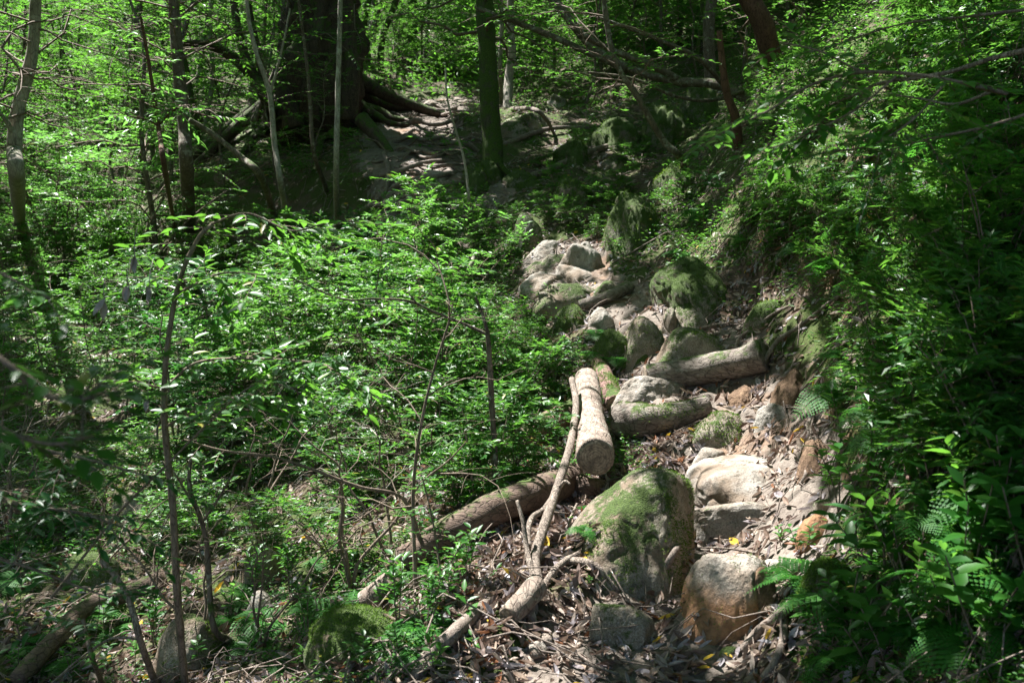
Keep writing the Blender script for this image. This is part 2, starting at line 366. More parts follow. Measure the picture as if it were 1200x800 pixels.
def claymat():
    m,nt=mat('clay'); N=NT(nt); pos=N.n('ShaderNodeNewGeometry').outputs['Position']
    a=N.noise(pos,16,6,.75); f=N.noise(pos,70,4,.8)
    c=N.ramp(a,[(.3,(.08,.055,.038)),(.5,(.20,.13,.085)),(.7,(.36,.24,.155))]); c=N.mix(N.mr(f,.5,.7,0,.6),c,(.05,.03,.02))
    bp=N.n('ShaderNodeBump',{'Height':N.math('ADD',a,N.math('MULTIPLY',f,.6)),'Strength':1.,'Distance':.04})
    N.out(N.n('ShaderNodeBsdfPrincipled',{'Base Color':c,'Roughness':.95,'Normal':bp.outputs[0],'Specular IOR Level':.15}).outputs[0]); return m
M['clay']=claymat()
M['ground']=groundmat('forest_soil',False); M['path']=groundmat('trodden_soil',True)

# ------------------------------------------------------------------ ground sheet (polar grid round the viewpoint)
ang = np.concatenate([np.linspace(-180,-42,40,endpoint=False), np.linspace(-42,42,420,endpoint=False), np.linspace(42,180,40,endpoint=False)])
ang = np.radians(ang); rad = np.concatenate([[0.25,0.6,1.0], np.geomspace(1.4, 26, 430), np.geomspace(27, 140, 50)])
AA, RR = np.meshgrid(ang, rad); GX = RR*np.sin(AA); GY = RR*np.cos(AA); GZ = H(GX, GY)
na, nr = len(ang), len(rad)
V = np.stack([GX,GY,GZ],-1).reshape(-1,3); V = np.vstack([V,[0,0,GZ[0].mean()]])
i=np.arange(nr-1)[:,None]*na; j=np.arange(na)[None,:]; j2=(j+1)%na
Q=np.stack([i+j,i+na+j,i+na+j2,i+j2],-1).reshape(-1,4)
cen=V[Q].mean(1); pm=pathmask(cen[:,0],cen[:,1])>0.5
jj=np.arange(na); Tc=np.stack([np.full(na,nr*na),jj,(jj+1)%na],-1)
def submesh(name,V,T,Q,m):
    used=np.unique(np.concatenate([Q.ravel()]+([T.ravel()] if T is not None else []))); mp=np.full(len(V),-1); mp[used]=np.arange(len(used))
    return newmesh(name,V[used],None if T is None else mp[T],mp[Q],m)
tag(obj('ground',submesh('ground',V,Tc,Q[~pm],M['ground'])),'brown forest floor of soil and moss rising up the ravine','ground',kind='structure')
tag(obj('path',submesh('path',V,None,Q[pm],M['path'])),'trodden pale dirt trail climbing between stones and logs','path',kind='structure')
# ------------------------------------------------------------------ sun
SUN_EL = R(60); SUN_AZ = R(-48)      # rotation measured clockwise from +y: the sun stands ahead and to the left
SUN = np.array([math.sin(SUN_AZ)*math.cos(SUN_EL), math.cos(SUN_AZ)*math.cos(SUN_EL), math.sin(SUN_EL)])
EXPO = 2.15

def GL(px, py, lift=0.0):
    r = ray(float(px), float(py)); r = r / r[1]
    t = np.concatenate([np.arange(1.2, 12, 0.02), np.arange(12, 75, 0.1)])
    p = r[None,:]*t[:,None]; d = p[:,2]-H(p[:,0],p[:,1])-lift
    k = np.argmax(d<0) if (d<0).any() else len(t)-1
    return p[k]

# ------------------------------------------------------------------ rocks
def ico(sub):
    import bmesh
    bm=bmesh.new(); bmesh.ops.create_icosphere(bm,subdivisions=sub,radius=1); bm.verts.ensure_lookup_table()
    V=np.array([v.co[:] for v in bm.verts]); T=np.array([[v.index for v in f.verts] for f in bm.faces]); bm.free(); return V,T
ICO={k:ico(k) for k in (3,4,5,6)}
def rock_verts(seed, sub, facets=13, sharp=9, lump=.10, boxy=.95):
    g=np.random.default_rng(seed); U_,T=ICO[sub]
    n=runit(facets,g); n=np.vstack([n,np.eye(3),-np.eye(3)]); n[:facets,2]=np.abs(n[:facets,2])*.9+.1; n[:facets]/=np.linalg.norm(n[:facets],axis=1)[:,None]; d=np.concatenate([g.uniform(.70,.98,facets),np.full(6,boxy)+g.uniform(-.05,.15,6)])
    c=np.maximum(U_@n.T,0)/d; r=(c**sharp).sum(1)**(-1/sharp)
    Vv=U_*r[:,None]; o=seed*7.7
    r2=1+lump*fbm(U_[:,0]*1.6+o,U_[:,1]*1.6,U_[:,2]*.9,o=4)+lump*.3*fbm(U_[:,0]*7+o,U_[:,1]*7,U_[:,2]*2.5,o=3)
    cr=np.abs(fbm(U_[:,0]*1.9-o,U_[:,1]*1.9,U_[:,2]*1.3,o=2)); r2-=.035*np.exp(-(cr/.03)**2)
    return Vv*r2[:,None],T
def moss_tufts(V,T,n,seed,zmin=.15,size=.02,mask=None):
    g=np.random.default_rng(seed); tri=V[T]; nr_=np.cross(tri[:,1]-tri[:,0],tri[:,2]-tri[:,0]); A=np.linalg.norm(nr_,axis=1); nr_/=A[:,None]+1e-12
    c=tri.mean(1); k=fbm(c[:,0]*5+seed,c[:,1]*5,c[:,2]*5,o=3)
    wgt=A*(nr_[:,2]>zmin)*(k>-.02); 
    if mask is not None: wgt=wgt*mask(c)
    if wgt.sum()<=0: return None
    idx=g.choice(len(T),n,p=wgt/wgt.sum()); u=g.random((n,2)); f=u.sum(1)>1; u[f]=1-u[f]
    p=tri[idx,0]+u[:,:1]*(tri[idx,1]-tri[idx,0])+u[:,1:]*(tri[idx,2]-tri[idx,0])
    mb=MB(); a=nr_[idx]+runit(n,g)*.9; leaves(mb,NARROW,p,a,runit(n,g)+.01,g.uniform(.6,1.4,n)*size); return mb
def rock(px0,px1,py0,py1,label,m='rock',seed=1,dr=.8,rz=0,tx=0,ty=0,name='stone',cat='stone',group=None,sub=5,facets=13,sharp=10,lump=.12,tufts=0,ts=.016,sink=.6,d=None,boxy=.98,cy=None):
    cx=(px0+px1)/2; b=GL(cx,py1) if d is None else P(cx,py1,d); D0=b[1]; w=(px1-px0)*D0/F
    dep=w*dr*1.35; th=math.atan(-b[2]/D0)
    hh=(py1-py0)*D0/F - dep*max(math.sin(th),0)*.6; hh=max(hh,.22*w)
    sc=1+dep*.5/D0; w*=sc
    V,T=rock_verts(seed,sub,facets,sharp,lump,boxy)
    V=V@np.array(Matrix.Rotation(seed*1.7,3,'Z')).T
    V/= np.abs(V).max(0)
    V=V*np.array([w/2*1.15,dep/2*1.1,hh*(1+sink)/2*1.05])
    rot=np.array(Matrix.Rotation(rz,3,'Z')@Matrix.Rotation(ty,3,'Y')@Matrix.Rotation(tx,3,'X'))
    V=V@rot.T; V[:,2]+=hh*((1-sink)/2+.16)
    org=np.array([b[0]*sc,b[1]+dep/2*.9,b[2]])
    me=newmesh(name,V,T,None,M[m]); o=obj(name,me,loc=org); tag(o,label,cat,group)
    if tufts:
        mb=moss_tufts(V,T,tufts,seed,size=ts)
        if mb: mo=obj('moss',mb.mesh('moss',M['moss']),o); 
    return o
M['moss']=leafmat('moss_green',[(0,(.05,.09,.012)),(.5,(.09,.15,.02)),(1,(.15,.21,.03))],(.18,.30,.03),rough=.8,tmix=.3,spec=.1)

rock(672,816,538,692,'large moss covered boulder below the sawn log, brown roots down its right face','rock_moss',12,dr=.95,facets=10,sharp=12,lump=.10,tufts=5200,ts=.013,name='boulder',cat='boulder',sub=6,rz=.2,ty=.12)
rock(798,910,632,752,'stump shaped stone with a pale domed top over orange clay','rock_clay',23,dr=.8,facets=16,sharp=9,lump=.14,tufts=500,ts=.011,sub=6,boxy=1.0,sink=.35)
side_=rock(868,912,655,728,'orange clay lump crumbling at the right of the stump shaped stone','clay',28,dr=.8,facets=12,sub=5,name='clay_lump',cat='clay lump')
rock(692,766,700,764,'small grey green stone sunk in the leaf litter below the mossy boulder','rock_moss',33,dr=.7,facets=10,sharp=12,tufts=0)
rock(806,946,520,596,'broad pale step stone dusted with dirt, just above the mossy boulder','rock_pale',4,dr=1.1,facets=12,sharp=12,lump=.12,sub=6,sink=.8)
rock(806,942,584,622,'long low pale stone forming the step above the stump shaped stone','rock',5,dr=.32,facets=9,rz=-.1,sub=6)
rock(808,838,606,640,'small rounded stone wedged behind the stump shaped stone','rock',6)
rock(806,852,520,556,'grey stone at the upper edge of the large mossy boulder','rock',7,dr=.8)
rock(802,894,478,524,'flat topped mossy step stone right below the tapered split log','rock_moss',8,dr=.6,facets=10,tufts=1500,sub=6)
rock(884,934,472,505,'squat grey stone against the clay bank beside the flat mossy step','rock',9,dr=.7)
rock(714,802,438,476,'pale whitish stone lying above the tapered split log','rock_pale',10,dr=.5,facets=11,sub=6)
rock(766,858,386,424,'rounded mossy stone directly above the long grey log','rock_moss',11,dr=.55,facets=9,tufts=1200)
rock(728,774,372,424,'upright grey stone with a green side left of the rounded mossy stone','rock_moss',13,dr=.7,tufts=500)
rock(694,742,384,432,'fern fringed dark green stone left of the upright grey stone','rock_green',14,dr=.8,tufts=900)
rock(720,772,408,432,'flat mossy stone in front of the upright grey stone','rock_green',15,dr=.7,tufts=400)
rock(778,838,356,390,'slanting grey green slab beside the wide sloping moss slab','rock_moss',16,dr=.6,ty=-.3,tufts=500)
rock(772,797,362,392,'small upright stone between two slanting slabs','rock_moss',17,dr=.6)
rock(752,856,286,384,'wide sloping slab under short moss at the foot of the right bank','rock_green',18,dr=1.1,ty=-.5,sharp=8,facets=16,lump=.22,tufts=2500,sub=6,name='boulder',cat='boulder')
rock(872,932,346,384,'mossy stone tucked under roots at the top of the clay bank','rock_green',19,dr=.7,tufts=500)
rock(688,724,358,390,'round grey stone on the steps beside a green cushion stone','rock',20,dr=.7)
rock(648,690,356,390,'low stone under a thick green moss cushion on the steps','rock_green',22,dr=.8,tufts=900)
rock(620,716,332,362,'long humped step stone in the middle of the upper stone steps','rock_moss',23,dr=.4,rz=.2,tufts=400,sub=6)
UG='stones stacked in the upper steps'
for k,(a,b,c,d_,m,l) in enumerate([(612,662,318,346,'rock','flat dark stone at the left end of the upper steps'),(660,704,312,330,'rock','thin layered stone right above the long humped step stone'),
  (622,662,306,322,'rock','low stone in the left of the upper steps, second below the top'),(664,700,286,320,'rock','blocky stone with a rounded pale knob beside it near the top of the steps'),
  (622,664,284,302,'rock_pale','long thin stone capping the top of the stone steps'),(638,672,298,314,'rock','wedge stone tucked under the capping stone of the steps'),
  (676,694,284,300,'rock_pale','pale round knob of stone at the top right of the steps'),(640,688,342,362,'rock_moss','half buried stone under the front of the long humped step stone'),
  (700,724,330,348,'rock_pale','small pale stone right of the long humped step stone')]):
    rock(a-6,b+6,c,d_,l,'rock_moss' if k%3==2 else 'rock',40+k,dr=.9,group=UG,sub=5,facets=9,sharp=14,sink=.7)
rock(598,634,252,296,'dark upright boulder standing left of the top of the stone steps','rock_green',51,dr=.8,name='boulder',cat='boulder')
BG_='mossy boulders on the slope beyond the steps'
for k,(a,b,c,d_,m,l) in enumerate([(586,652,118,162,'rock_moss','pale topped mossy boulder behind the dark mossy trunk'),(640,662,104,126,'rock_pale','small pale boulder on the far trail rim'),
  (704,772,204,296,'rock_green','tall rounded green boulder between the stone steps and the right bank'),(648,700,196,250,'rock_green','dark green boulder left of the tall rounded green one'),
  (692,752,118,178,'rock_green','dark boulder in the shade of the fallen branches'),(752,806,112,182,'rock_green','dark mossy boulder under the leaning grey branch'),
  (800,842,76,150,'rock_green','deep shaded boulder at the top of the right hand hollow'),(652,692,156,196,'rock_green','low mossy boulder beside the mossy trunk and dry leaves'),
  (536,582,178,232,'rock_green','dark mossy boulder at the foot of the mossy trunk'),(770,812,180,232,'rock_green','green boulder below the leaning grey branch'),
  (586,632,188,222,'rock_green','flat mossy rock just right of the mossy trunk foot'),(700,742,176,206,'rock_moss','grey flecked boulder on the dry slope left of the hollow'),
  (488,530,196,222,'rock','weathered stone set among the roots of the far trail'),(492,520,112,130,'rock_pale','pale stone at the head of the far trail')]):
    rock(a-6,b+6,c,d_,l,m,60+k,dr=1.1,group=BG_,name='boulder',cat='boulder',sub=5,facets=18,sharp=7,lump=.26,sink=.9,tufts=900 if k<12 else 0,ts=.035)
for k,(a,b,c,d_,m,l,tf) in enumerate([(178,268,704,796,'rock_moss','long mossy boulder behind the thin sapling at the lower left',1200),(288,334,628,684,'rock_moss','rounded mossy stone in the left gully',500),
  (134,206,566,612,'rock_moss','flat sunlit pale green stone in the left gully',700),(212,262,536,566,'rock_moss','small mossy stone above the flat sunlit one',300),
  (350,468,704,780,'rock_green','broad moss draped boulder below the brown log',2800),(288,322,690,724,'rock','small grey stone beside the curved dark stem',0),
  (84,140,640,690,'rock_green','dark green stone above the fallen mossy trunk',300),(404,440,640,668,'rock_moss','small mossy stone near the lower end of the brown log',200),
  (540,584,556,590,'rock_moss','little stone behind the brown sawn log',0),(20,70,590,622,'rock_green','dark stone at the left edge of the gully',0),(596,640,404,436,'rock_green','moss green stone in the shrubs below the stone steps',300),
  (934,980,600,644,'rock_clay','stone stuck in the clay at the foot of the right bank',0),(930,1010,640,720,'rock_green','bright green moss mound under the long leaved seedling',2600)]):
    rock(a,b,c,d_,l,m,80+k,dr=.8,sub=5,tufts=tf,ts=.014,name='boulder' if b-a>80 else 'stone',cat='boulder' if b-a>80 else 'stone')

# ------------------------------------------------------------------ logs
def PP(q):
    """(px,py,lift) on the ground, or (px,py,(dist,)) in the air"""
    return P(q[0],q[1],q[2][0]) if isinstance(q[2],tuple) else GL(*q)
def log(name,pl,r0,r1,m,label,cut=(True,False),seg=28,rough=.16,n=46,cat='log',group=None,moss=0,nf=7,lab2=None):
    """pl: list of (px, py, lift) or world points"""
    pts3=[PP(q) for q in pl]; org=pts3[0]-np.array([0,0,r0])
    mb=MB(); p=tube(mb,pts3,r0,r1,seg,n,rough=rough,nf=nf)
    t=thing(name,label,cat,org,group)
    o=obj('bark',mb.mesh('bark',M[m],org),t)
    for e,do in ((0,cut[0]),(-1,cut[1])):
        if not do: continue
        q=p[e]; dr=p[0]-p[1] if e==0 else p[-1]-p[-2]; dr/=np.linalg.norm(dr); rr=(r0 if e==0 else r1)
        s=MB(); u=np.cross(dr,[0,0,1.]); u/=np.linalg.norm(u); v=np.cross(dr,u)
        a=np.arange(40)*2*PI/40; rings=[0,.25,.5,.75,.93,1.0]; Vs=[np.zeros((1,3))]
        for k,rg in enumerate(rings[1:]):
            rj=rr*rg*(1+.05*np.sin(a*3+1)+.02*np.sin(a*7)); off=.006 if rg<1 else -.004
            Vs.append(rj[:,None]*(np.cos(a)[:,None]*u+np.sin(a)[:,None]*v)+dr*(off+.003*fbm(rj*30,a*3)[:,None]))
        Vs[0][0]=dr*.006; Vv=np.vstack(Vs); jj=np.arange(40); T=np.stack([np.zeros(40,int),1+jj,1+(jj+1)%40],-1); Qs=[]
        for k in range(4):
            b=1+k*40; Qs.append(np.stack([b+jj,b+40+jj,b+40+(jj+1)%40,b+(jj+1)%40],-1))
        s.add(Vv,T,np.vstack(Qs)); obj('cut_end',s.mesh('cut_end',M['sawn']),t,q-org)
    if moss:
        Vt=mb.V[0]-org; Qq=mb.Q[0]; Tt=np.vstack([Qq[:,[0,1,2]],Qq[:,[0,2,3]]])
        mm=moss_tufts(Vt,Tt,moss,len(pl)*3,zmin=.1,size=.014)
        if mm: obj('moss',mm.mesh('moss',M['moss']),t)
    return t
log('log',[(757,443,.10),(800,437,.10),(850,428,.11),(898,416,.12)],.095,.112,'log_grey','long grey brown log laid across the trail as a step, sawn left end')
log('log',[(727,492,.11),(760,492,.11),(800,484,.10),(830,474,.07)],.122,.062,'log_grey','short tapered split log with a mossy flank, crossing the steps',moss=900,cut=(True,False))
log('log',[(698,536,(5.35,)),(694,503,(5.9,)),(690,472,(6.5,)),(687,443,(7.2,))],.098,.085,'log_pale','pale log pointing downhill, its round sawn end facing us',rough=.2,nf=4)
log('log',[(722,474,.07),(712,450,.08),(700,422,.08)],.075,.06,'log_red','short mossy log lying just right of the pale sawn log',moss=900)
log('log',[(612,514,.08),(640,500,.10),(676,480,.12)],.095,.10,'log_red','reddish weathered log running under the bleached branch and pale log',moss=400)
log('log',[(474,658,.06),(530,622,.11),(590,592,.13),(640,573,.11),(672,560,.05)],.080,.095,'log_brown','long dark brown log slanting from the litter up behind the bleached branch',rough=.12)
log('log',[(700,572,.02),(688,572,.04),(678,566,.06)],.06,.06,'log_brown','short dark log end beneath the pale sawn log')
log('log',[(738,336,.05),(705,350,.06),(680,358,.05)],.055,.05,'log_grey','thin weathered log wedged across the upper stone steps')
log('log',[(478,534,.06),(505,508,.09),(532,488,.09)],.07,.06,'bark_moss','small mossy log among the shrubs left of the forked stem',moss=500)
log('log',[(20,796,.05),(62,752,.10),(100,712,.13),(150,694,.14),(192,676,.10)],.05,.055,'log_brown','crooked dark fallen trunk in the lower left gully',cut=(False,False),rough=.25)
log('log',[(430,705,.04),(462,680,.08)],.06,.055,'log_pale','pale broken log stub poking from the moss draped boulder',cut=(False,True))
log('log',[(596,722,.03),(612,706,.06),(628,688,.06)],.045,.05,'log_pale','short pale stub lying left of the bleached forked branch')
# hollow stump ring
def hollow(px,py):
    c=GL(px,py,.03); t=thing('hollow_stump','small hollow mossy stump ring among the shrubs','stump',c-np.array([0,0,.1]))
    a=np.linspace(0,2*PI,25)[:-1]; ax=np.array([.3,-.75,.45]); ax/=np.linalg.norm(ax); u=np.cross(ax,[0,0,1.]); u/=np.linalg.norm(u); v=np.cross(ax,u)
    prof=[(-.18,.085),(.0,.095),(.07,.09),(.08,.075),(.07,.058),(0,.055),(-.15,.05)]
    rows=[]
    for h_,r_ in prof: rr=r_*(1+.1*np.sin(a*3)+.05*np.sin(a*8)); rows.append(c+ax*h_+rr[:,None]*(np.cos(a)[:,None]*u+np.sin(a)[:,None]*v))
    Vv=np.vstack(rows); i=np.arange(6)[:,None]*24; j=np.arange(24)[None]; mb=MB(); mb.add(Vv,None,np.stack([i+j,i+(j+1)%24,i+24+(j+1)%24,i+24+j],-1).reshape(-1,4))
    obj('bark',mb.mesh('bark',M['bark_moss'],c-np.array([0,0,.1])),t)
hollow(433,512)

# ------------------------------------------------------------------ fallen branches and roots
def branch(name,label,cat,limbs,m,group=None,rough=.12,seg=10,part='limb'):
    main=[PP(q) for q in limbs[0][0]]; org=main[0].copy()
    if len(limbs)==1:
        mb=MB(); tube(mb,main,limbs[0][1],limbs[0][2],seg,len(main)*8,rough=rough,nf=14); o=obj(name,mb.mesh(name,M[m],org),None,org); return tag(o,label,cat,group)
    t=thing(name,label,cat,org,group)
    for k,(pl,r0,r1) in enumerate(limbs):
        mb=MB(); tube(mb,[PP(q) for q in pl],r0,r1,seg,len(pl)*8,rough=rough,nf=14); obj('stem' if k==0 else 'side_branch',mb.mesh('limb',M[m],org),t)
    return t
branch('fallen_branch','bleached forked dead branch leaning down over the dark brown log','branch',[
 ([(640,756,.02),(637,728,(4.1,)),(632,690,(4.28,)),(627,655,(4.48,)),(636,622,(4.65,)),(650,580,(4.95,)),(663,540,(5.3,)),(671,508,(5.7,)),(675,472,(6.15,)),(670,444,(6.5,))],.029,.02),
 ([(632,690,(4.28,)),(622,664,(4.4,)),(617,640,(4.5,)),(613,612,(4.55,)),(606,586,(4.6,))],.017,.008),
 ([(651,577,(4.97,)),(638,596,(4.85,)),(624,606,(4.75,)),(619,622,(4.65,)),(620,640,(4.55,))],.016,.012),
 ([(655,572,(5.0,)),(662,564,(4.97,)),(668,567,(4.95,))],.012,.006),
 ([(633,694,(4.26,)),(650,668,.05),(664,656,.05),(680,648,.05)],.019,.014)],'driftwood')
branch('root','pale knotted root curling below the large mossy boulder','root',[([(664,656,.03),(684,658,.05),(700,664,.06),(712,678,.05),(726,692,.01)],.020,.012)],'driftwood')
branch('root','smooth grey root leaning against the right side of the mossy boulder','root',[([(768,690,.0),(778,668,.08),(792,644,.14),(806,624,.12)],.020,.013)],'root')
branch('root','dark woody root running down through the leaf litter at the bottom','root',[([(486,796,.02),(506,765,.05),(532,742,.07),(552,722,.05),(575,706,.0)],.030,.03)],'root')
branch('root','thick root bending down at the right foot of the stump shaped stone','root',[([(868,764,.0),(890,738,.05),(912,722,.06),(928,705,.02)],.018,.02)],'root')
branch('root','bark covered root running down the trail edge at the bottom','root',[([(890,800,.0),(905,780,.04),(916,755,.05),(920,725,.02)],.016,.014)],'root')
branch('root','short upright root sliver behind the bleached branch','root',[([(664,638,.02),(668,610,.08),(676,590,.08)],.011,.006)],'driftwood')
branch('root','thin root looping over the end of the long grey log','root',[([(892,432,.10),(902,412,.12),(915,396,.08),(940,380,.05),(975,352,.05),(1010,332,.03)],.018,.010)],'root')
branch('root','second thin root hanging over the clay beside the long grey log','root',[([(862,410,.02),(866,396,.05),(880,386,.05),(906,368,.05),(930,356,.03)],.012,.009)],'root')
branch('root','pale root lying on dry leaves behind the rounded mossy stone','root',[([(824,384,.02),(840,380,.03),(856,378,.03),(866,370,.02)],.014,.009)],'driftwood')
branch('root','pale crooked root on the right bank near scattered grey leaves','root',[([(1016,390,.03),(998,398,.05),(984,404,.05),(980,412,.05),(992,416,.05),(1016,414,.04)],.009,.006)],'driftwood')
branch('root','wiry root at the foot of the clay bank beside the broad pale stone','root',[([(928,524,.03),(938,536,.04),(945,552,.04),(938,568,.02)],.016,.010)],'root')
branch('stick','short bare stick on the upper slope right of the big moss slab','branch',[([(762,256,.03),(775,262,.05),(790,266,.04)],.014,.01)],'driftwood')
branch('root','hanging brown roots on the right face of the mossy boulder','root',[
 ([(800,560,.02),(790,590,.02),(772,615,.03),(748,640,.03),(728,660,.02)],.007,.004),([(800,560,.02),(798,590,.06),(790,620,.07),(786,650,.02)],.006,.003),([(806,565,.02),(808,600,.04),(800,640,.03)],.006,.003)],'root',seg=6)
for k,(pl,r,l) in enumerate([
 ([(470,240,0),(500,222,.1),(530,214,.1),(560,216,.0)],.05,'thick root forming the lowest step of the far trail'),
 ([(452,226,0),(480,212,.1),(515,206,.12),(545,200,.0)],.045,'long root crossing just above the lowest root step'),
 ([(440,208,0),(470,200,.1),(500,190,.12),(530,188,.0)],.045,'pale lit root across the middle of the far trail'),
 ([(468,186,0),(490,176,.1),(510,180,.12),(540,176,0)],.05,'twisted root below the bright patch of the far trail'),
 ([(460,168,0),(480,160,.12),(500,164,.12),(525,158,0)],.05,'knotted root halfway up the far trail'),
 ([(470,148,0),(490,142,.12),(512,146,.12),(535,140,0)],.06,'root ridge under the head of the far trail'),
 ([(486,132,0),(500,128,.12),(520,130,.1),(540,124,0)],.06,'topmost sunlit root at the head of the far trail'),
 ([(450,180,0),(455,200,.1),(452,222,.1),(440,240,0)],.05,'root running down the left edge of the far trail'),
 ([(420,250,0),(440,240,.1),(470,244,.1),(496,236,0)],.05,'root at the bottom left of the far trail'),
 ([(560,178,0),(548,170,.1),(530,168,.12),(514,170,0)],.05,'root reaching left from the mossy trunk'),
 ([(590,170,0),(620,158,.1),(650,150,.12),(690,150,0)],.05,'long root below the pale topped boulder'),
 ([(614,210,0),(650,196,.08),(690,178,.1),(735,165,0)],.06,'dark fallen limb across the dry slope'),
 ([(600,128,0),(625,128,.5),(640,140,.35),(650,158,0)],.045,'arched root over the pale topped boulder')]):
    branch('root',l,'root',[(pl,r,r*.6)],'root',group='roots across the far trail',rough=.3)

# small stones bedded in the trail between the big ones (copies of six)
SM=[]
for k in range(6):
    V,T=rock_verts(300+k,3,12,8,.2,.95); V=V*np.array([1,.75,.5]); SM.append(newmesh('small_stone',V,T,None,M[['rock','rock_pale','rock_moss'][k%3]]))
gs=np.random.default_rng(61); npl=0
for k in range(400):
    if npl>=40: break
    i=gs.integers(0,len(TR)-1); t_=gs.random(); c_=TR[i]*(1-t_)+TR[i+1]*t_; x=c_[0]+gs.normal()*.32; y=c_[1]+gs.normal()*.1
    z=gz(x,y); q=pix(np.array([x,y,z])); r_=gs.uniform(.025,.085)
    if q[1]>800: continue
    npl+=1; o=obj('small_stone',SM[k%6],None,(x,y,z+r_*.1)); o.scale=(r_,)*3; o.rotation_euler=(gs.normal()*.2,gs.normal()*.2,gs.random()*6)
    tag(o,'small stone bedded in the dirt and litter of the trail','stone','small stones bedded in the trail')

gr=np.random.default_rng(15)
for k in range(26):
    x0=gr.uniform(430,520); y0=gr.uniform(128,238); w_=gr.uniform(30,80); sl=gr.normal()*8; pl=[(x0+w_*u,y0+sl*u+gr.normal()*4-3*math.sin(u*3),gr.uniform(.03,.12) if 0<u<1 else 0) for u in (0,.25,.5,.75,1)]
    branch('root','twisting brown root crossing the packed earth of the far trail','root',[(pl,gr.uniform(.015,.035),.012)],'root',group='thinner roots across the far trail',rough=.35,seg=7)

rock(900,956,428,486,'orange brown clay lump at the trail edge beside the end of the long grey log','clay',91,dr=1.3,facets=16,sink=1.1,lump=.25,name='clay_lump',cat='clay lump')
rock(926,982,500,566,'crumbling clay bank face at the trail edge below the squat grey stone','clay',92,dr=1.4,facets=16,sink=1.2,lump=.25,name='clay_lump',cat='clay lump')
rock(842,900,448,476,'low clay hump in the step below the long grey log','clay',93,dr=.9,facets=16,sink=1.6,lump=.2,name='clay_lump',cat='clay lump')
for k,(x,l) in enumerate([(918,'left'),(950,'right')]):
    branch('root','wiry dead root hanging over the clay at the trail edge, the '+l+' one of two','root',[([(x+14,418+k*40,.03),(x+6,440+k*40,.05),(x,466+k*40,.05),(x+4,496+k*40,.03),(x-6,520+k*40,.01)],.007,.003)],'driftwood',seg=6,rough=.3)

# ------------------------------------------------------------------ wanted sun patches that the crowns are thinned for (picture positions of the sunlit ground)
LIT=[(100,235,100,60,1),(60,190,60,30,.7),(140,280,110,40,.6),(40,300,60,40,.6),(380,420,70,45,1),(420,570,60,35,.9),(330,450,80,45,.93),(460,400,50,60,.9),(290,330,70,40,.85),(380,300,60,25,.4),
 (530,350,60,40,.5),(580,440,50,70,.95),(450,620,80,45,.85),(330,650,60,35,.7),(350,580,60,25,.6),(220,565,100,30,.8),(150,600,50,14,.9),(60,600,60,20,.3),(290,620,50,20,.5),(240,730,50,40,.4),(600,700,75,70,.95),(640,765,60,35,.95),(540,770,60,30,.7),
 (690,500,28,70,1),(650,500,45,35,.9),(620,500,30,25,.8),(750,452,50,18,1),(760,485,60,18,.8),(830,432,75,18,.7),(815,400,45,18,.7),(740,375,50,16,.8),(700,345,30,12,.9),(665,335,50,22,.75),(655,298,40,12,.6),
 (790,370,50,18,.6),(880,550,65,32,1),(880,595,60,14,.9),(852,650,50,32,1),(730,570,60,35,.95),(870,690,14,30,.6),(830,500,50,12,.7),(900,480,30,14,.6),(890,440,16,14,.4),(640,580,35,60,.9),(650,640,60,60,.9),(700,720,30,40,.6),(900,650,20,20,.8),
 (930,365,22,18,.8),(800,245,35,30,.5),(835,285,50,30,.6),(860,320,50,20,.5),(800,330,40,35,.6),(940,250,40,20,.4),(1010,40,80,22,.6),(920,80,50,30,.6),(1000,110,60,20,.6),(1150,500,45,40,.85),(1060,560,30,16,.7),(1000,470,26,14,.7),(1110,410,30,20,.7),(1050,300,34,16,.75),(1150,300,30,20,.7),(980,330,26,14,.7),(960,180,40,18,.7),(1120,180,40,20,.7),(1040,680,30,26,.7),(1090,620,30,14,.6),(960,580,18,16,.6),(1160,710,60,70,.95),(1080,230,60,20,.4),(1180,80,40,30,.5),
 (1040,620,40,20,.3),(1000,420,40,20,.3),(510,118,45,12,.9),(480,148,40,8,.5),(500,175,40,7,.5),(600,122,60,14,.9),(640,145,30,12,.5),(560,190,30,8,.3),(620,185,40,10,.4),(720,170,30,8,.4),(490,205,30,6,.4),
 (100,70,110,70,.7),(250,70,60,50,.45),(170,160,40,40,.45),(480,40,70,50,.7),(650,70,60,50,.8),(290,60,60,60,.8),(430,300,60,20,.4),(560,650,40,20,.6),(100,420,60,40,.35)]
def litmap(px,py):
    v=np.zeros(len(px)); wob=.35*fbm(px/42.,py/42.,o=2)
    for a,b,c,d,s in LIT:
        q=np.sqrt(((px-a)/c)**2+((py-b)/d)**2); v=np.maximum(v,s*np.clip((1.12+wob-q)/.25,0,1))
    return v
def shadow_at(Q):
    t=(Q[:,2]-tps(Q[:,0],Q[:,1]))/SUN[2]
    for _ in range(4):
        X=Q-SUN*t[:,None]; t=t+(X[:,2]-tps(X[:,0],X[:,1]))/SUN[2]*.8
    return Q-SUN*t[:,None]
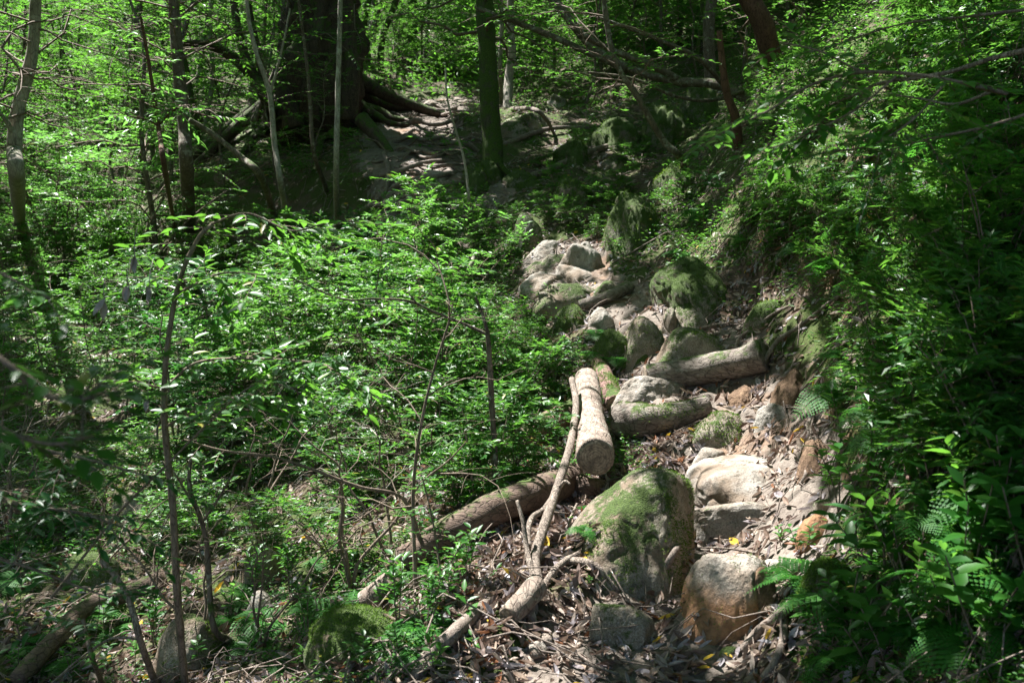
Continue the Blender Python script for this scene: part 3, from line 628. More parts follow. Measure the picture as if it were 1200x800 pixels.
def litray(X):
    """highest want for sun along the last stretch of the sunbeam that ends at X: on the ground, on a log or stone, in a shrub"""
    px,py=pix(X); v=litmap(px,py)
    for hgt in (.15,.32): q=pix(X+SUN*hgt/SUN[2]); v=np.maximum(v,litmap(q[0],q[1]))
    for hgt in (1.4,2.0):
        q=pix(X+SUN*hgt/SUN[2]); v=np.where((q[0]<200)&(q[1]<340)&(q[1]>140),np.maximum(v,litmap(q[0],q[1])),v)
    for hgt in (.6,.9):
        q=pix(X+SUN*hgt/SUN[2]); v=np.where(q[0]<520,np.maximum(v,litmap(q[0],q[1])),v)
    dap=fbm(X[:,0]*2.6+70,X[:,1]*2.6,o=3)
    return np.where((v<.92)&(dap>v*.85-.36),0,v)
def cull(L, hmin=1.5, thr=.45):
    """thin a crown where it would shade a wanted sun patch"""
    p=np.vstack(L.p); a=np.vstack(L.a); n=np.vstack(L.n); z=np.concatenate(L.s); X=shadow_at(p)
    v=litray(X); k=(v<thr)|(p[:,2]-tps(p[:,0],p[:,1])<hmin)|(X[:,1]<1)
    k|=np.random.default_rng(len(p)).random(len(p))<.05
    M_=Leafs(); M_.add(p[k],a[k],n[k],z[k]); return M_
# ------------------------------------------------------------------ growing plants
class Leafs:
    def __init__(s): s.p=[]; s.a=[]; s.n=[]; s.s=[]
    def add(s,p,a,n,z): s.p.append(p); s.a.append(a); s.n.append(n); s.s.append(z)
    def to(s, tpl, mb=None, wid=None, jit=.35, seed=0):
        g=np.random.default_rng(seed); mb=mb or MB(); p=np.vstack(s.p); a=np.vstack(s.a); n=np.vstack(s.n); z=np.concatenate(s.s)
        leaves(mb,tpl,p,a+runit(len(p),g)*jit*.5,n+runit(len(p),g)*jit,z,wid); return mb
def twig(L, mb, p0, d, length, nl, ls, g, r=.003, droop=.25, planar=.75, whorl=3):
    """one thin twig with two ranks of leaves and a small bunch at its tip"""
    d=d/np.linalg.norm(d); m=4; t=np.linspace(0,1,m); side=np.cross(d,[0,0,1.]); side/=np.linalg.norm(side)+1e-9
    bend=side*g.normal()*.18
    pl=p0+d*length*t[:,None]+bend*length*(t**2)[:,None]-np.array([0,0,1])*droop*length*(t**2)[:,None]
    if mb is not None: tube(mb,pl,r,r*.4,3,0,cap=False)
    u=np.linspace(.15,1,nl); q=np.stack([np.interp(u,t,pl[:,k]) for k in range(3)],-1)
    sg=np.where(np.arange(nl)%2==0,1.,-1.)
    up=np.array([0,0,1.])+d*.1; a=d*.55+side*sg[:,None]*.8+np.array([0,0,-.15]); a[-whorl:]=d+side*np.linspace(-.9,.9,whorl)[:,None]
    n=np.tile(up,(nl,1))+runit(nl,g)*(1-planar)*1.2
    L.add(q,a,n,ls*g.uniform(.65,1.2,nl))
def bough(L, mb, p0, az, el, length, ntw, twl, nl, ls, g, r=.008, droop=.3):
    d=np.array([math.sin(az)*math.cos(el),math.cos(az)*math.cos(el),math.sin(el)])
    m=6; t=np.linspace(0,1,m); side=np.cross(d,[0,0,1.]); side/=np.linalg.norm(side)+1e-9
    w=np.cumsum(g.normal(size=(m,3))*.05*length,0); w[0]=0
    pl=p0+d*length*t[:,None]-np.array([0,0,1])*droop*length*(t**1.8)[:,None]+w
    tube(mb,pl,r,r*.35,4,0,cap=False)
    for k in range(ntw):
        u=.18+.82*(k+g.random()*.6)/ntw; q=np.array([np.interp(min(u,1),t,pl[:,c]) for c in range(3)])
        s=1 if k%2 else -1; dd=d*.6+side*s*g.uniform(.5,1.1)+np.array([0,0,g.uniform(-.15,.25)])
        twig(L,mb,q,dd,twl*g.uniform(.6,1.15)*(1.15-.5*u),nl,ls,g,r*.35)
    twig(L,mb,pl[-1],pl[-1]-pl[-2],twl,nl,ls,g,r*.35)
def plant(seed,h,nb,bl,ntw,twl,nl,ls,first=.15,r=.02,wander=.06,el=(.1,.6),multi=1,seg=6,top=True):
    g=np.random.default_rng(seed); L=Leafs(); trunk=MB(); br=MB()
    for s in range(multi):
        m=8; t=np.linspace(0,1,m); lean=g.normal(size=2)*(.10 if multi==1 else .38)*h
        w=np.cumsum(g.normal(size=(m,2))*wander*h*.35,0); w[0]=0; hh=h*g.uniform(.8,1.05) if multi>1 else h
        pl=np.stack([lean[0]*t**1.3+w[:,0],lean[1]*t**1.3+w[:,1],hh*t-.12*(t==0)],-1)
        tube(trunk,pl,r,r*.28,seg,18,rough=.12,cap=False)
        nbs=max(2,nb//multi)
        for k in range(nbs):
            u=first+(1-first)*(k+g.random()*.7)/nbs; u=min(u,.98); q=np.array([np.interp(u,t,pl[:,c]) for c in range(3)])
            ll=bl*(1.1-.55*u)*g.uniform(.7,1.2)
            bough(L,br,q,k*2.4+g.normal()*.5+s*2.1,g.uniform(*el)+.3*u,ll,ntw,twl,nl,ls,g,r=max(r*.35*(1-u*.5),.004))
        if top: bough(L,br,pl[-1],g.random()*6,1.2,bl*.4,ntw//2+1,twl,nl,ls,g,r=r*.25)
    return trunk,br,L
def make_plant(name,label,cat,seed,tpl,lm,sm,wid=None,group=None,**kw):
    trunk,br,L=plant(seed,**kw); t=thing(name,label,cat,(0,0,0),group)
    s=obj('trunk' if kw['h']>2.2 else 'stem',trunk.mesh('stem',M[sm]),t)
    obj('branches',br.mesh('twigs',M['twig']),t)
    c=obj('crown' if kw['h']>2.2 else 'foliage',L.to(tpl,wid=wid,seed=seed).mesh('foliage',M[lm],smooth=False),t)
    return t
def dup(root, loc, rz=0, sc=1., label=None, group=None, tilt=(0,0)):
    r=root.copy(); COL.objects.link(r); r.location=loc; r.rotation_euler=(tilt[0],tilt[1],rz); r.scale=(sc,sc,sc)
    if label: r['label']=label
    if group: r['group']=group
    for ch in root.children:
        c=ch.copy(); COL.objects.link(c); c.parent=r
    return r
PROTO={}
# ---- prototypes (each is moved to its first place, later places are copies)
def protos(kind, n, fn): PROTO[kind]=[[fn(k),False] for k in range(n)]
protos('tree',5,lambda k: make_plant('understory_tree','x','tree',100+k,LO,'leaf_far','bark',h=[5,6,4.2,5.5,3.4][k],nb=[26,30,24,28,22][k],bl=[1.5,1.7,1.3,1.9,1.2][k],ntw=9,twl=.42,nl=11,ls=.085,first=.12,r=[.045,.06,.035,.05,.03][k]))
protos('bush',4,lambda k: make_plant('shrub','x','shrub',200+k,LO,['leaf_pale','leaf','leaf','leaf_pale'][k],'twig',h=[1.25,1.0,.8,1.4][k],nb=22,bl=[.62,.5,.42,.6][k],ntw=7,twl=.22,nl=8,ls=[.078,.088,.078,.068][k],first=.15,r=.012,multi=4))
protos('thin',4,lambda k: make_plant('sapling','x','sapling',300+k,MID,['leaf','leaf_pale','leaf','leaf_dark'][k],'twig',h=[1.3,.9,1.6,1.2][k],nb=14,bl=.6,ntw=7,twl=.24,nl=8,ls=[.085,.1,.075,.09][k],first=.3,r=.011))
def make_bare(k):
    trunk,br,L=plant(350+k,h=[1.5,1.1,.8][k],nb=9,bl=.6,ntw=4,twl=.28,nl=3,ls=.05,first=.25,r=.011,multi=[1,2,3][k],wander=.12)
    t=thing('bare_sapling','x','sapling'); obj('stem',trunk.mesh('stem',M['twig']),t); obj('branches',br.mesh('branches',M['bark_pale'] if k==1 else M['twig']),t); return t
def make_fern(k):
    g=np.random.default_rng(400+k); L=Leafs(); st=MB(); nf=[6,8,5,7][k]; ln=[.34,.28,.42,.24][k]; near=True
    for f in range(nf):
        az=f*2*PI/nf+g.normal()*.35; el=g.uniform(.45,1.0); l=ln*g.uniform(.75,1.15); m=26; t=np.linspace(0,1,m)
        d=np.array([math.sin(az),math.cos(az),0]); pl=d*(l*math.cos(el)*(t+.25*t*t))[:,None]+np.array([0,0,1])*(l*(math.sin(el)*t-.85*t**2.1))[:,None]
        tube(st,pl[::5],.0022,.0008,3,0,cap=False)
        side=np.cross(d,[0,0,1.]); q=pl[4:]; u=t[4:]; ta=np.gradient(pl,axis=0)[4:]; ta/=np.linalg.norm(ta,axis=1)[:,None]
        up=np.cross(side,ta)
        prof=np.sin(np.clip(u*1.02,0,1)**.75*PI)**.7*.30+.03
        for s in (1,-1): L.add(q,side*s+ta*.35-np.array([0,0,.08]),up*1.,l*prof*1.05)
    t=thing('fern','x','fern'); obj('rachis',st.mesh('rachis',M['fern']),t); obj('fronds',L.to(PIN,jit=.12,seed=k).mesh('fronds',M['fern'],smooth=False),t); return t
protos('bare',3,lambda k: make_bare(k))
protos('fern',4,make_fern)
def make_seedling(k):
    g=np.random.default_rng(500+k); L=Leafs(); st=MB(); h=[.16,.26,.12,.34,.2][k]; nl=[7,11,6,14,8][k]; ls=[.085,.075,.10,.07,.06][k]
    for s in range([1,2,1,3,2][k]):
        a0=g.random()*6; le=g.uniform(.05,.5); top=np.array([math.sin(a0)*le*h,math.cos(a0)*le*h,h*g.uniform(.75,1.1)])
        pl=np.array([[0,0,-.03],top*.5+g.normal(size=3)*.01,top]); tube(st,pl,.0035,.002,4,6,cap=False)
        n=nl; u=np.linspace(.45,1,n); q=smoothline(pl,30)[(u*29).astype(int)]; az=np.arange(n)*2.4+g.random()*6
        a=np.stack([np.sin(az),np.cos(az),.15+.5*u+g.normal(size=n)*.15],-1); nn=np.tile([0,0,1.],(n,1))-a*np.array([.3,.3,0])
        L.add(q,a,nn,ls*g.uniform(.7,1.2,n)*(1.15-.25*u))
    t=thing('seedling','x','seedling'); obj('stem',st.mesh('stem',M['twig']),t); obj('leaves',L.to([MID,WIDE,LONG,MID,WIDE][k],jit=.3,seed=k).mesh('leaves',M[['leaf','leaf','leaf_dark','leaf','leaf_pale'][k]]),t); return t
protos('seedling',5,make_seedling)
REG=[]
def place(kind, loc, k=None, rz=None, sc=1., key=None, tilt=None, sink=0.0):
    ent=PROTO[kind]; k=rng.integers(len(ent)) if k is None else k
    rz=rng.uniform(0,6.28) if rz is None else rz; loc=(float(loc[0]),float(loc[1]),float(loc[2])-sink); tilt=tilt or (rng.normal()*.08,rng.normal()*.08)
    if not ent[k][1]:
        o=ent[k][0]; ent[k][1]=True; o.location=loc; o.rotation_euler=(tilt[0],tilt[1],rz); o.scale=(sc,)*3
    else: o=dup(ent[k][0],loc,rz,sc,tilt=tilt)
    REG.append((o,kind,k,key)); return o

def inpoly(x,y,poly):
    c=False; n=len(poly)
    for i in range(n):
        (x1,y1),(x2,y2)=poly[i],poly[i-1]
        if (y1>y)!=(y2>y) and x<(x2-x1)*(y-y1)/(y2-y1)+x1: c=not c
    return c
def polypts(poly,n,mind,g,reject=None):
    xs=[p[0] for p in poly]; ys=[p[1] for p in poly]; out=[]; tries=0
    while len(out)<n and tries<n*60:
        tries+=1; x=g.uniform(min(xs),max(xs)); y=g.uniform(min(ys),max(ys))
        if not inpoly(x,y,poly): continue
        if reject and reject(x,y): continue
        if any((x-a)**2+((y-b)*1.4)**2<mind*mind for a,b in out): continue
        out.append((x,y))
    return out
TRAILPIX=[(700,800),(745,740),(740,560),(700,470),(690,400),(640,350),(600,300),(650,280),(720,290),(770,380),(880,370),(930,420),(960,520),(950,600),(930,700),(930,800)]
gA=np.random.default_rng(21)
def rej(x,y):
    if inpoly(x,y,TRAILPIX): return True
    if 560<x<700 and 560<y<800: return True                 # open leaf litter left of the trail
    if 560<x<700 and 440<y<580 : return True
    if x>545 and y<440: return True
    if 460<x<620 and 640<y<800: return True
    return False
# left slope shrubs
for x,y in polypts([(0,270),(130,250),(240,330),(430,270),(600,290),(620,420),(560,520),(430,560),(300,560),(0,520)],36,48,gA,rej):
    b=GL(x,y); place('bush',b,sc=gA.uniform(.55,1.0)*np.clip(b[1]/10,.6,1.25)*(.55 if (y<345 and x>200) else 1),key='left_mid')
for x,y in polypts([(0,520),(420,560),(560,560),(470,650),(380,680),(0,640)],12,50,gA,rej):
    b=GL(x,y); place('bush',b,k=[1,2][int(gA.random()*2)],sc=gA.uniform(.35,.55),key='left_low')
for x,y in [(40,300),(95,290),(140,300),(70,330),(170,330)]:
    b=GL(x,y); place('bush',b,k=0 if x%2 else 3,sc=1.55,key='left_big')
for x,y in polypts([(0,300),(240,330),(430,300),(600,330),(560,540),(0,560)],42,40,gA,rej):
    b=GL(x,y); place('thin',b,sc=gA.uniform(.6,1.0)*(.6 if y<340 and x>200 else 1),key='left_thin')
for x,y in polypts([(0,330),(600,330),(560,640),(440,760),(100,780),(0,700)],26,60,gA):
    b=GL(x,y); place('bare',b,sc=gA.uniform(.6,1.1),key='left_bare')
# lush clump round the forked stem and at the log
for x,y,s,k in [(560,600,.62,1),(600,560,.5,2),(520,560,.6,1),(555,545,.6,2),(620,470,.45,1),(590,500,.6,1),(535,600,.5,2),(580,460,.7,1),(545,500,.65,0),(635,440,.3,2),(605,425,.35,0),(590,395,.3,3),(570,385,.35,1)]:
    b=GL(x,y); place('bush',b,k=k,sc=s,key='fork')
# dark slope above (between shrubs and far trail)
for x,y in polypts([(410,300),(430,272),(520,262),(600,250),(610,300),(560,320)],11,26,gA):
    b=GL(x,y); place('bush',b,k=[1,2][int(gA.random()*2)],sc=gA.uniform(.28,.5),key='ledge')
for x,y in polypts([(640,270),(640,180),(800,160),(800,260),(760,300),(700,300)],16,26,gA):
    b=GL(x,y); place('bush',b,k=2,sc=gA.uniform(.3,.5),key='ledge2')
# right bank
RB=[(770,300),(960,60),(1200,-20),(1200,800),(950,800),(965,640),(975,540),(960,440),(1000,330),(930,340),(850,300)]
for x,y in polypts(RB,60,30,gA):
    b=GL(x,y); place('fern',b,sc=gA.uniform(.6,1.15)*(.8 if y>500 else 1.),key='bank',tilt=(gA.normal()*.1,-.35+gA.normal()*.1))
for x,y in polypts(RB,190,18,gA):
    b=GL(x,y); place('seedling',b,sc=gA.uniform(.7,1.3),key='bank',tilt=(gA.normal()*.2,-.25+gA.normal()*.2))
for x,y in polypts([(850,280),(1000,100),(1200,-20),(1200,640),(1040,560),(1030,380)],60,32,gA):
    b=GL(x,y); place('bush',b,k=[1,2][int(gA.random()*2)],sc=gA.uniform(.32,.6),key='bank',tilt=(0,-.3))
for x,y in polypts([(0,560),(470,560),(560,700),(540,800),(0,800)],60,34,gA):
    b=GL(x,y); place('seedling',b,sc=gA.uniform(.6,1.1),key='gully')
for x,y in polypts([(0,640),(470,660),(540,800),(0,800)],26,40,gA):
    b=GL(x,y); place('fern',b,sc=gA.uniform(.5,.9),key='gully')
for x,y,s,k in [(735,480,.6,0),(680,500,.4,3),(748,500,.45,1),(706,480,.5,1),(560,770,.5,0),(545,690,.9,3),(520,710,.8,1),(500,740,.8,3),(690,690,.3,4),(940,655,.6,1),(930,690,.55,0),(915,640,.5,4),(905,700,.5,1)]:
    b=GL(x,y); place('seedling',b,k=k,sc=s,key='trail')
for x,y,s in [(700,415,.7),(720,425,.6),(712,400,.7),(740,470,.3),(690,460,.4),(700,395,.6),(935,680,.6),(690,600,.35),(685,625,.3)]:
    b=GL(x,y,.04); place('fern',b,sc=s,key='trail')
# large plants close by at the lower right
for x,y,s,k in [(1010,660,1.5,2),(1150,760,1.3,1),(1190,720,1.4,3),(1120,800,1.2,1),(1170,640,1.2,3),(1080,780,1.0,0),(1190,560,1.1,1),(1130,520,1.2,3),(1060,500,1.2,3),(1100,430,1.0,1),(1180,440,1.2,3),(1210,680,1.3,1),(1140,690,.8,4)]:
    b=GL(x,y); place('seedling',b,k=k,sc=s,key='bank_near',tilt=(.15,-.3))
for x,y,s in [(1030,740,.9),(1110,740,.8),(1180,610,1.0),(1080,620,.8),(1150,570,.8),(950,690,.7),(980,770,.6)]:
    b=GL(x,y); place('fern',b,sc=s,key='bank_near',tilt=(.15,-.35))

# ------------------------------------------------------------------ named stems, saplings and trees
def leafy(pl, r0, r1, tw, twl, nl, ls, L, mb, g, u0=.2, seg=7, rough=.1, side_r=.0022):
    p=[PP(q) for q in pl]; c=tube(mb,p,r0,r1,seg,len(p)*6,rough=rough,nf=12,cap=False)
    if tw:
        for k in range(tw):
            u=u0+(1-u0)*(k+g.random()*.5)/tw; i=min(int(u*(len(c)-1)),len(c)-2); d=c[i+1]-c[i]; d/=np.linalg.norm(d)
            v=runit(1,g)[0]; v[2]*=.35; v-=d*(v@d)*.6; twig(L,mb,c[i],v+d*.5,twl*g.uniform(.6,1.2),nl,ls,g,side_r)
    return c
def stemplant(name,label,cat,lines,sm,lm='leaf',tpl=LO,seed=1,group=None,partname='stem'):
    """lines: (polyline, r0, r1, n_twigs, twig_len, n_leaf, leaf_size[, u0])"""
    g=np.random.default_rng(seed); L=Leafs(); org=PP(lines[0][0][0]); t=thing(name,label,cat,org,group)
    tw=MB()
    for k,ln in enumerate(lines):
        mb=MB(); tmp=MB(); pl,r0,r1,n,twl,nl,ls=ln[:7]; u0=ln[7] if len(ln)>7 else .2
        p=[PP(q) for q in pl]; c=tube(mb,p,r0,r1,9 if r0>.02 else 6,len(p)*8,rough=.2,nf=16,cap=False)
        for j in range(n):
            u=u0+(1-u0)*(j+g.random()*.5)/n; i=min(int(u*(len(c)-1)),len(c)-2); d=c[i+1]-c[i]; d/=np.linalg.norm(d)
            v=runit(1,g)[0]; v[2]*=.35; twig(L,tw,c[i],v+d*.4,twl*g.uniform(.6,1.2),nl,ls,g,.0022*max(1,twl*3))
        nm=(partname if k==0 else 'side_branch'); obj(nm,mb.mesh(nm,M[sm],org),t)
    if tw.n: obj('twigs',tw.mesh('twigs',M['twig'],org),t)
    if L.p: obj('foliage',L.to(tpl,seed=seed).mesh('foliage',M[lm],org,smooth=tpl is not LO),t)
    return t
D=lambda a: (a,)
stemplant('sapling','tall slim pale stemmed sapling rising from the bottom edge in front of the left gully','sapling',[
 ([(218,815,.0),(208,700,D(4.35)),(203,600,D(4.3)),(196,530,D(4.3)),(192,470,D(4.25)),(197,400,D(4.2)),(210,330,D(4.2)),(232,280,D(4.2)),(250,262,D(4.2))],.019,.008,5,.35,9,.07,.75),
 ([(208,345,D(4.2)),(225,335,D(4.15)),(262,320,D(4.1)),(310,322,D(4.0))],.007,.003,13,.24,9,.07),
 ([(205,335,D(4.2)),(185,325,D(4.3)),(150,325,D(4.4))],.006,.003,5,.2,8,.07),
 ([(192,455,D(4.25)),(170,450,D(4.1)),(148,438,D(4.0))],.006,.003,4,.2,8,.07),
 ([(193,455,D(4.25)),(230,425,D(4.3)),(290,420,D(4.2)),(370,425,D(4.1)),(400,440,D(4.0))],.006,.003,22,.26,9,.075),
 ([(194,500,D(4.25)),(240,475,D(4.0)),(300,460,D(3.8))],.005,.003,11,.24,9,.07),
 ([(248,262,D(4.2)),(290,250,D(4.1)),(340,270,D(4.0)),(380,262,D(3.9))],.005,.003,11,.24,9,.075)],'twig',seed=11,tpl=MID)
stemplant('sapling','forked brown stem whose thin bare arm reaches out to the left, among bushy shrubs','sapling',[
 ([(574,592,.0),(580,540,D(5.6)),(576,470,D(5.6)),(573,410,D(5.6)),(571,388,D(5.6))],.021,.013,10,.2,9,.05,.1),
 ([(571,388,D(5.6)),(566,370,D(5.6)),(557,348,D(5.6))],.013,.009,0,.2,8,.05),
 ([(571,392,D(5.6)),(545,380,D(5.6)),(510,366,D(5.55)),(480,353,D(5.5)),(440,350,D(5.4)),(400,350,D(5.3)),(340,325,D(5.2))],.011,.004,6,.15,6,.045,.5),
 ([(488,355,D(5.5)),(480,345,D(5.5)),(474,341,D(5.5))],.005,.003,0,.1,5,.04)],'bark',seed=12,tpl=MID)
stemplant('sapling','curved dark stem hooking up from the mossy boulder at the lower left','sapling',[
 ([(272,752,.03),(252,738,D(4.75)),(246,700,D(4.75)),(243,640,D(4.75)),(235,608,D(4.7)),(222,570,D(4.7)),(224,530,D(4.7))],.019,.009,5,.2,7,.045,.6),
 ([(238,610,D(4.7)),(252,590,D(4.7)),(270,560,D(4.65)),(278,540,D(4.6)),(300,530,D(4.6))],.008,.004,3,.18,7,.045),
 ([(240,615,D(4.7)),(226,590,D(4.6)),(205,555,D(4.5)),(190,540,D(4.5))],.007,.004,3,.18,7,.045)],'bark',seed=13,tpl=MID)
stemplant('sapling','pale dead leaning stem lit by the sun at the lower left edge','sapling',[
 ([(186,812,.0),(166,755,D(4.1)),(152,705,D(4.1)),(138,678,D(4.1)),(118,656,D(4.1))],.017,.010,0,.2,7,.045),
 ([(163,748,D(4.1)),(130,748,D(4.1)),(95,770,D(4.0)),(60,800,D(3.9))],.006,.003,0,.2,7,.045)],'driftwood',seed=14)
stemplant('sapling','short stem topped by a dark leaf tuft at the bottom left','sapling',[([(122,806,.0),(108,770,D(4.0)),(100,738,D(4.0)),(97,725,D(4.0))],.012,.008,3,.14,6,.06,.8)],'bark',lm='leaf_dark',seed=15,tpl=MID)
stemplant('sapling','arching bare stem bowing left over the leaf litter beside the brown log','sapling',[
 ([(500,668,.0),(490,625,D(4.9)),(478,592,D(4.85)),(462,578,D(4.8)),(420,570,D(4.7)),(372,552,D(4.6)),(320,535,D(4.5)),(262,528,D(4.4)),(215,515,D(4.3))],.012,.005,9,.2,8,.045,.3)],'twig',seed=16,tpl=MID)
stemplant('sapling','leafy glossy sapling growing at the lower end of the brown log','sapling',[
 ([(520,700,.0),(512,640,D(4.4)),(505,600,D(4.4)),(495,560,D(4.4))],.007,.003,11,.16,8,.042,.15),
 ([(516,680,D(4.4)),(540,640,D(4.35)),(560,620,D(4.3))],.004,.002,6,.14,8,.042),([(518,690,D(4.4)),(550,690,D(4.3)),(575,680,D(4.25))],.004,.002,6,.14,8,.042)],'twig',seed=17,tpl=MID)
stemplant('sapling','thin straight stem standing before the dark ledge left of the mossy trunk','sapling',[([(549,268,.0),(550,240,D(12)),(546,200,D(12)),(541,175,D(12)),(525,120,D(12)),(522,80,D(12))],.022,.010,6,.4,8,.06,.6)],'bark_pale',seed=18)
stemplant('sapling','snapped pale stub standing above the forked stem','sapling',[([(541,340,.0),(548,320,D(9.6)),(556,300,D(9.6))],.028,.02,0,.4,8,.06,.6)],'bark_pale',seed=19)
stemplant('sapling','bent twig stem in the middle of the left shrubs, its branches spreading right','sapling',[
 ([(515,500,.0),(480,478,D(7.3)),(450,440,D(7.2)),(430,410,D(7.1)),(415,380,D(7))],.012,.005,7,.25,8,.05,.3),
 ([(482,480,D(7.3)),(470,455,D(7.2)),(462,430,D(7.1))],.007,.004,3,.25,8,.05)],'twig',seed=20)
stemplant('sapling','slender straight sapling on the shrubby slope below the great tree','sapling',[([(395,270,.0),(394,200,D(13)),(396,110,D(13)),(398,40,D(13)),(400,-60,D(13)),(402,-160,D(13))],.042,.025,6,.6,9,.075,.6)],'bark_pale',seed=21)
stemplant('sapling','pale slender sapling forking below the leafy top, left of the great tree','sapling',[([(338,268,.0),(330,220,D(13.5)),(322,170,D(13.5)),(316,110,D(13.5)),(300,60,D(13.5)),(290,10,D(13.5)),(285,-80,D(13.5))],.045,.022,14,.6,10,.075,.4),
  ([(316,112,D(13.5)),(330,60,D(13.4)),(340,10,D(13.3))],.02,.012,8,.6,10,.075)],'bark_pale',seed=22)
stemplant('sapling','thin reddish sapling leaning left with long pointed leaves high up','sapling',[([(206,272,.0),(195,210,D(9)),(186,150,D(9)),(180,110,D(9)),(172,60,D(9)),(165,20,D(9))],.026,.012,18,.34,10,.10,.35),
  ([(186,148,D(9)),(170,140,D(8.9)),(150,136,D(8.8))],.010,.006,6,.3,9,.10),([(187,146,D(9)),(202,130,D(8.9)),(215,128,D(8.8)),(255,140,D(8.6))],.010,.006,8,.3,9,.10)],'bark_red',lm='leaf_pale',tpl=LONG,seed=23)
stemplant('sapling','thin bowed trunk on the slope at the foot of the great tree','sapling',[([(384,225,.0),(368,180,D(14.5)),(364,130,D(14.5)),(360,80,D(14.5)),(350,0,D(14.5))],.035,.02,4,.5,9,.08,.7)],'bark',seed=24)
def tree(name,label,trunk,r,m,limbs=(),seed=1,flare=0,roots=0,cat='tree',crown=(0,0,0,0),group=None,seg=20,rough=.14,nf=5,leafm='leaf_far'):
    """trunk, limbs as pixel polylines; crown = (n boughs, bough length, leaf size, lowest share of trunk)"""
    g=np.random.default_rng(seed); p=[PP(q) for q in trunk]; org=p[0].copy(); t=thing(name,label,cat,org,group)
    mb=MB(); p[0]=p[0]-np.array([0,0,.25]); c=tube(mb,p,r[0],r[1],seg,len(p)*10,rough=rough,nf=nf,flare=flare)
    if seg>30:
        V_=mb.V[0]; nr_=len(c); body=V_[:nr_*seg].reshape(nr_,seg,3); aa=np.arange(seg)*2*PI/seg
        rid=.09*np.sin(aa*9+1.3)+.05*np.sin(aa*17+2)+.04*np.sin(aa*31); rid=rid[None,:]+.05*fbm(np.tile(aa[None,:]*6,(nr_,1)),np.tile(np.arange(nr_)[:,None]*.25,(1,seg)),o=3)
        body+=(body-c[:,None,:])*rid[:,:,None]; V_[:nr_*seg]=body.reshape(-1,3)
    obj('trunk',mb.mesh('trunk',M[m],org),t)
    if seg>30:
        for k in range(16):
            az=g.uniform(PI*.65,PI*1.35); q=[]
            for u in np.linspace(0,1,6):
                rr=r[0]*(1.12+.75*(1-u)**3); zz=org[2]+.0+2.6*u*g.uniform(.9,1.1); q.append((org[0]+math.sin(az)*rr+g.normal()*.05,org[1]+math.cos(az)*rr,zz))
            mb=MB(); tube(mb,q,.035,.012,6,18,rough=.3,nf=6); obj('root',mb.mesh('root',M['root'],org),t)
    for k in range(roots):
        az=k*2*PI/roots+g.normal()*.25; ln=r[0]*g.uniform(1.8,3.6); q=[]
        for u in np.linspace(0,1,6):
            x=org[0]+math.sin(az)*(r[0]*.55+ln*u)+g.normal()*.04*u; y=org[1]+math.cos(az)*(r[0]*.55+ln*u); z=gz(x,y)+r[0]*1.5*(1-u)**2.2+.02; q.append((x,y,z))
        mb=MB(); tube(mb,q,r[0]*.24,r[0]*.06,9,20,rough=.25,nf=6); obj('root',mb.mesh('root',M[m],org),t)
    br=MB(); L=Leafs()
    for (pl,r0,r1) in limbs:
        mb=MB(); cc=tube(mb,[PP(q) for q in pl],r0,r1,9,len(pl)*7,rough=.12); obj('limb',mb.mesh('limb',M[m],org),t)
        if crown[0]:
            for k in range(max(2,len(pl))):
                i=g.integers(len(cc)//2,len(cc)); bough(L,br,cc[i],g.random()*6.3,g.uniform(-.1,.6),crown[1]*.7,8,.4,10,crown[2],g,r=.014)
    if crown[0]:
        for k in range(crown[0]):
            u=crown[3]+(1-crown[3])*(k+g.random())/crown[0]; i=min(int(u*len(c)),len(c)-1)
            bough(L,br,c[i],k*2.4+g.normal()*.4,g.uniform(0,.7),crown[1]*g.uniform(.6,1.2),9,.45,11,crown[2],g,r=max(.012,r[1]*.25))
        obj('branches',br.mesh('branches',M['twig'],org),t)
        obj('crown',cull(L).to(LO,seed=seed).mesh('crown',M[leafm],org,smooth=False),t)
    return t
tree('tree','pale grey twisted tree at the left edge with a knobbly bent trunk',[(24,262,.0),(20,215,D(11)),(17,175,D(11)),(20,135,D(11)),(30,95,D(11)),(38,60,D(11)),(42,0,D(11)),(44,-120,D(10.8)),(40,-300,D(10.5)),(30,-450,D(10.3))],(.085,.045),'bark_pale',
  [([(17,160,D(11)),(6,140,D(10.8)),(-20,110,D(10.6))],.03,.018),([(30,100,D(11)),(22,80,D(10.8)),(2,56,D(10.6))],.022,.01)],seed=31,crown=(22,1.4,.08,.45))
tree('cedar','huge old conifer trunk with hanging roots and shaggy dark base behind the left slope',[(372,150,.0),(374,110,D(18)),(378,50,D(18)),(382,0,D(18)),(386,-120,D(18)),(390,-300,D(18)),(392,-500,D(18))],(.74,.45),'bark_dark',
  [([(345,150,D(17.5)),(335,110,D(17.5)),(338,60,D(17.7)),(345,0,D(17.8)),(345,-80,D(17.8))],.20,.11),([(408,140,D(17.5)),(412,90,D(17.4)),(408,40,D(17.5)),(404,-30,D(17.5))],.16,.10),([(424,140,D(17)),(450,170,D(16.6)),(470,200,D(16))],.14,.05)],seed=32,flare=.9,roots=13,seg=96,rough=.28,nf=3,crown=(24,2.6,.10,.55))
tree('tree','dark mossy straight trunk standing on the ledge right of the far trail',[(578,212,.0),(577,170,D(14.6)),(574,120,D(14.6)),(571,60,D(14.6)),(568,0,D(14.6)),(566,-120,D(14.6)),(560,-280,D(14.6)),(556,-420,D(14.6))],(.155,.10),'bark_moss',seed=33,flare=.5,roots=6,crown=(26,1.8,.09,.45))
tree('tree','slender pale trunk in bright light behind the dark mossy trunk',[(594,128,.0),(596,95,D(21)),(600,60,D(21)),(598,20,D(21)),(600,-60,D(21)),(604,-200,D(21))],(.10,.06),'bark_pale',seed=34,crown=(20,1.8,.09,.3))
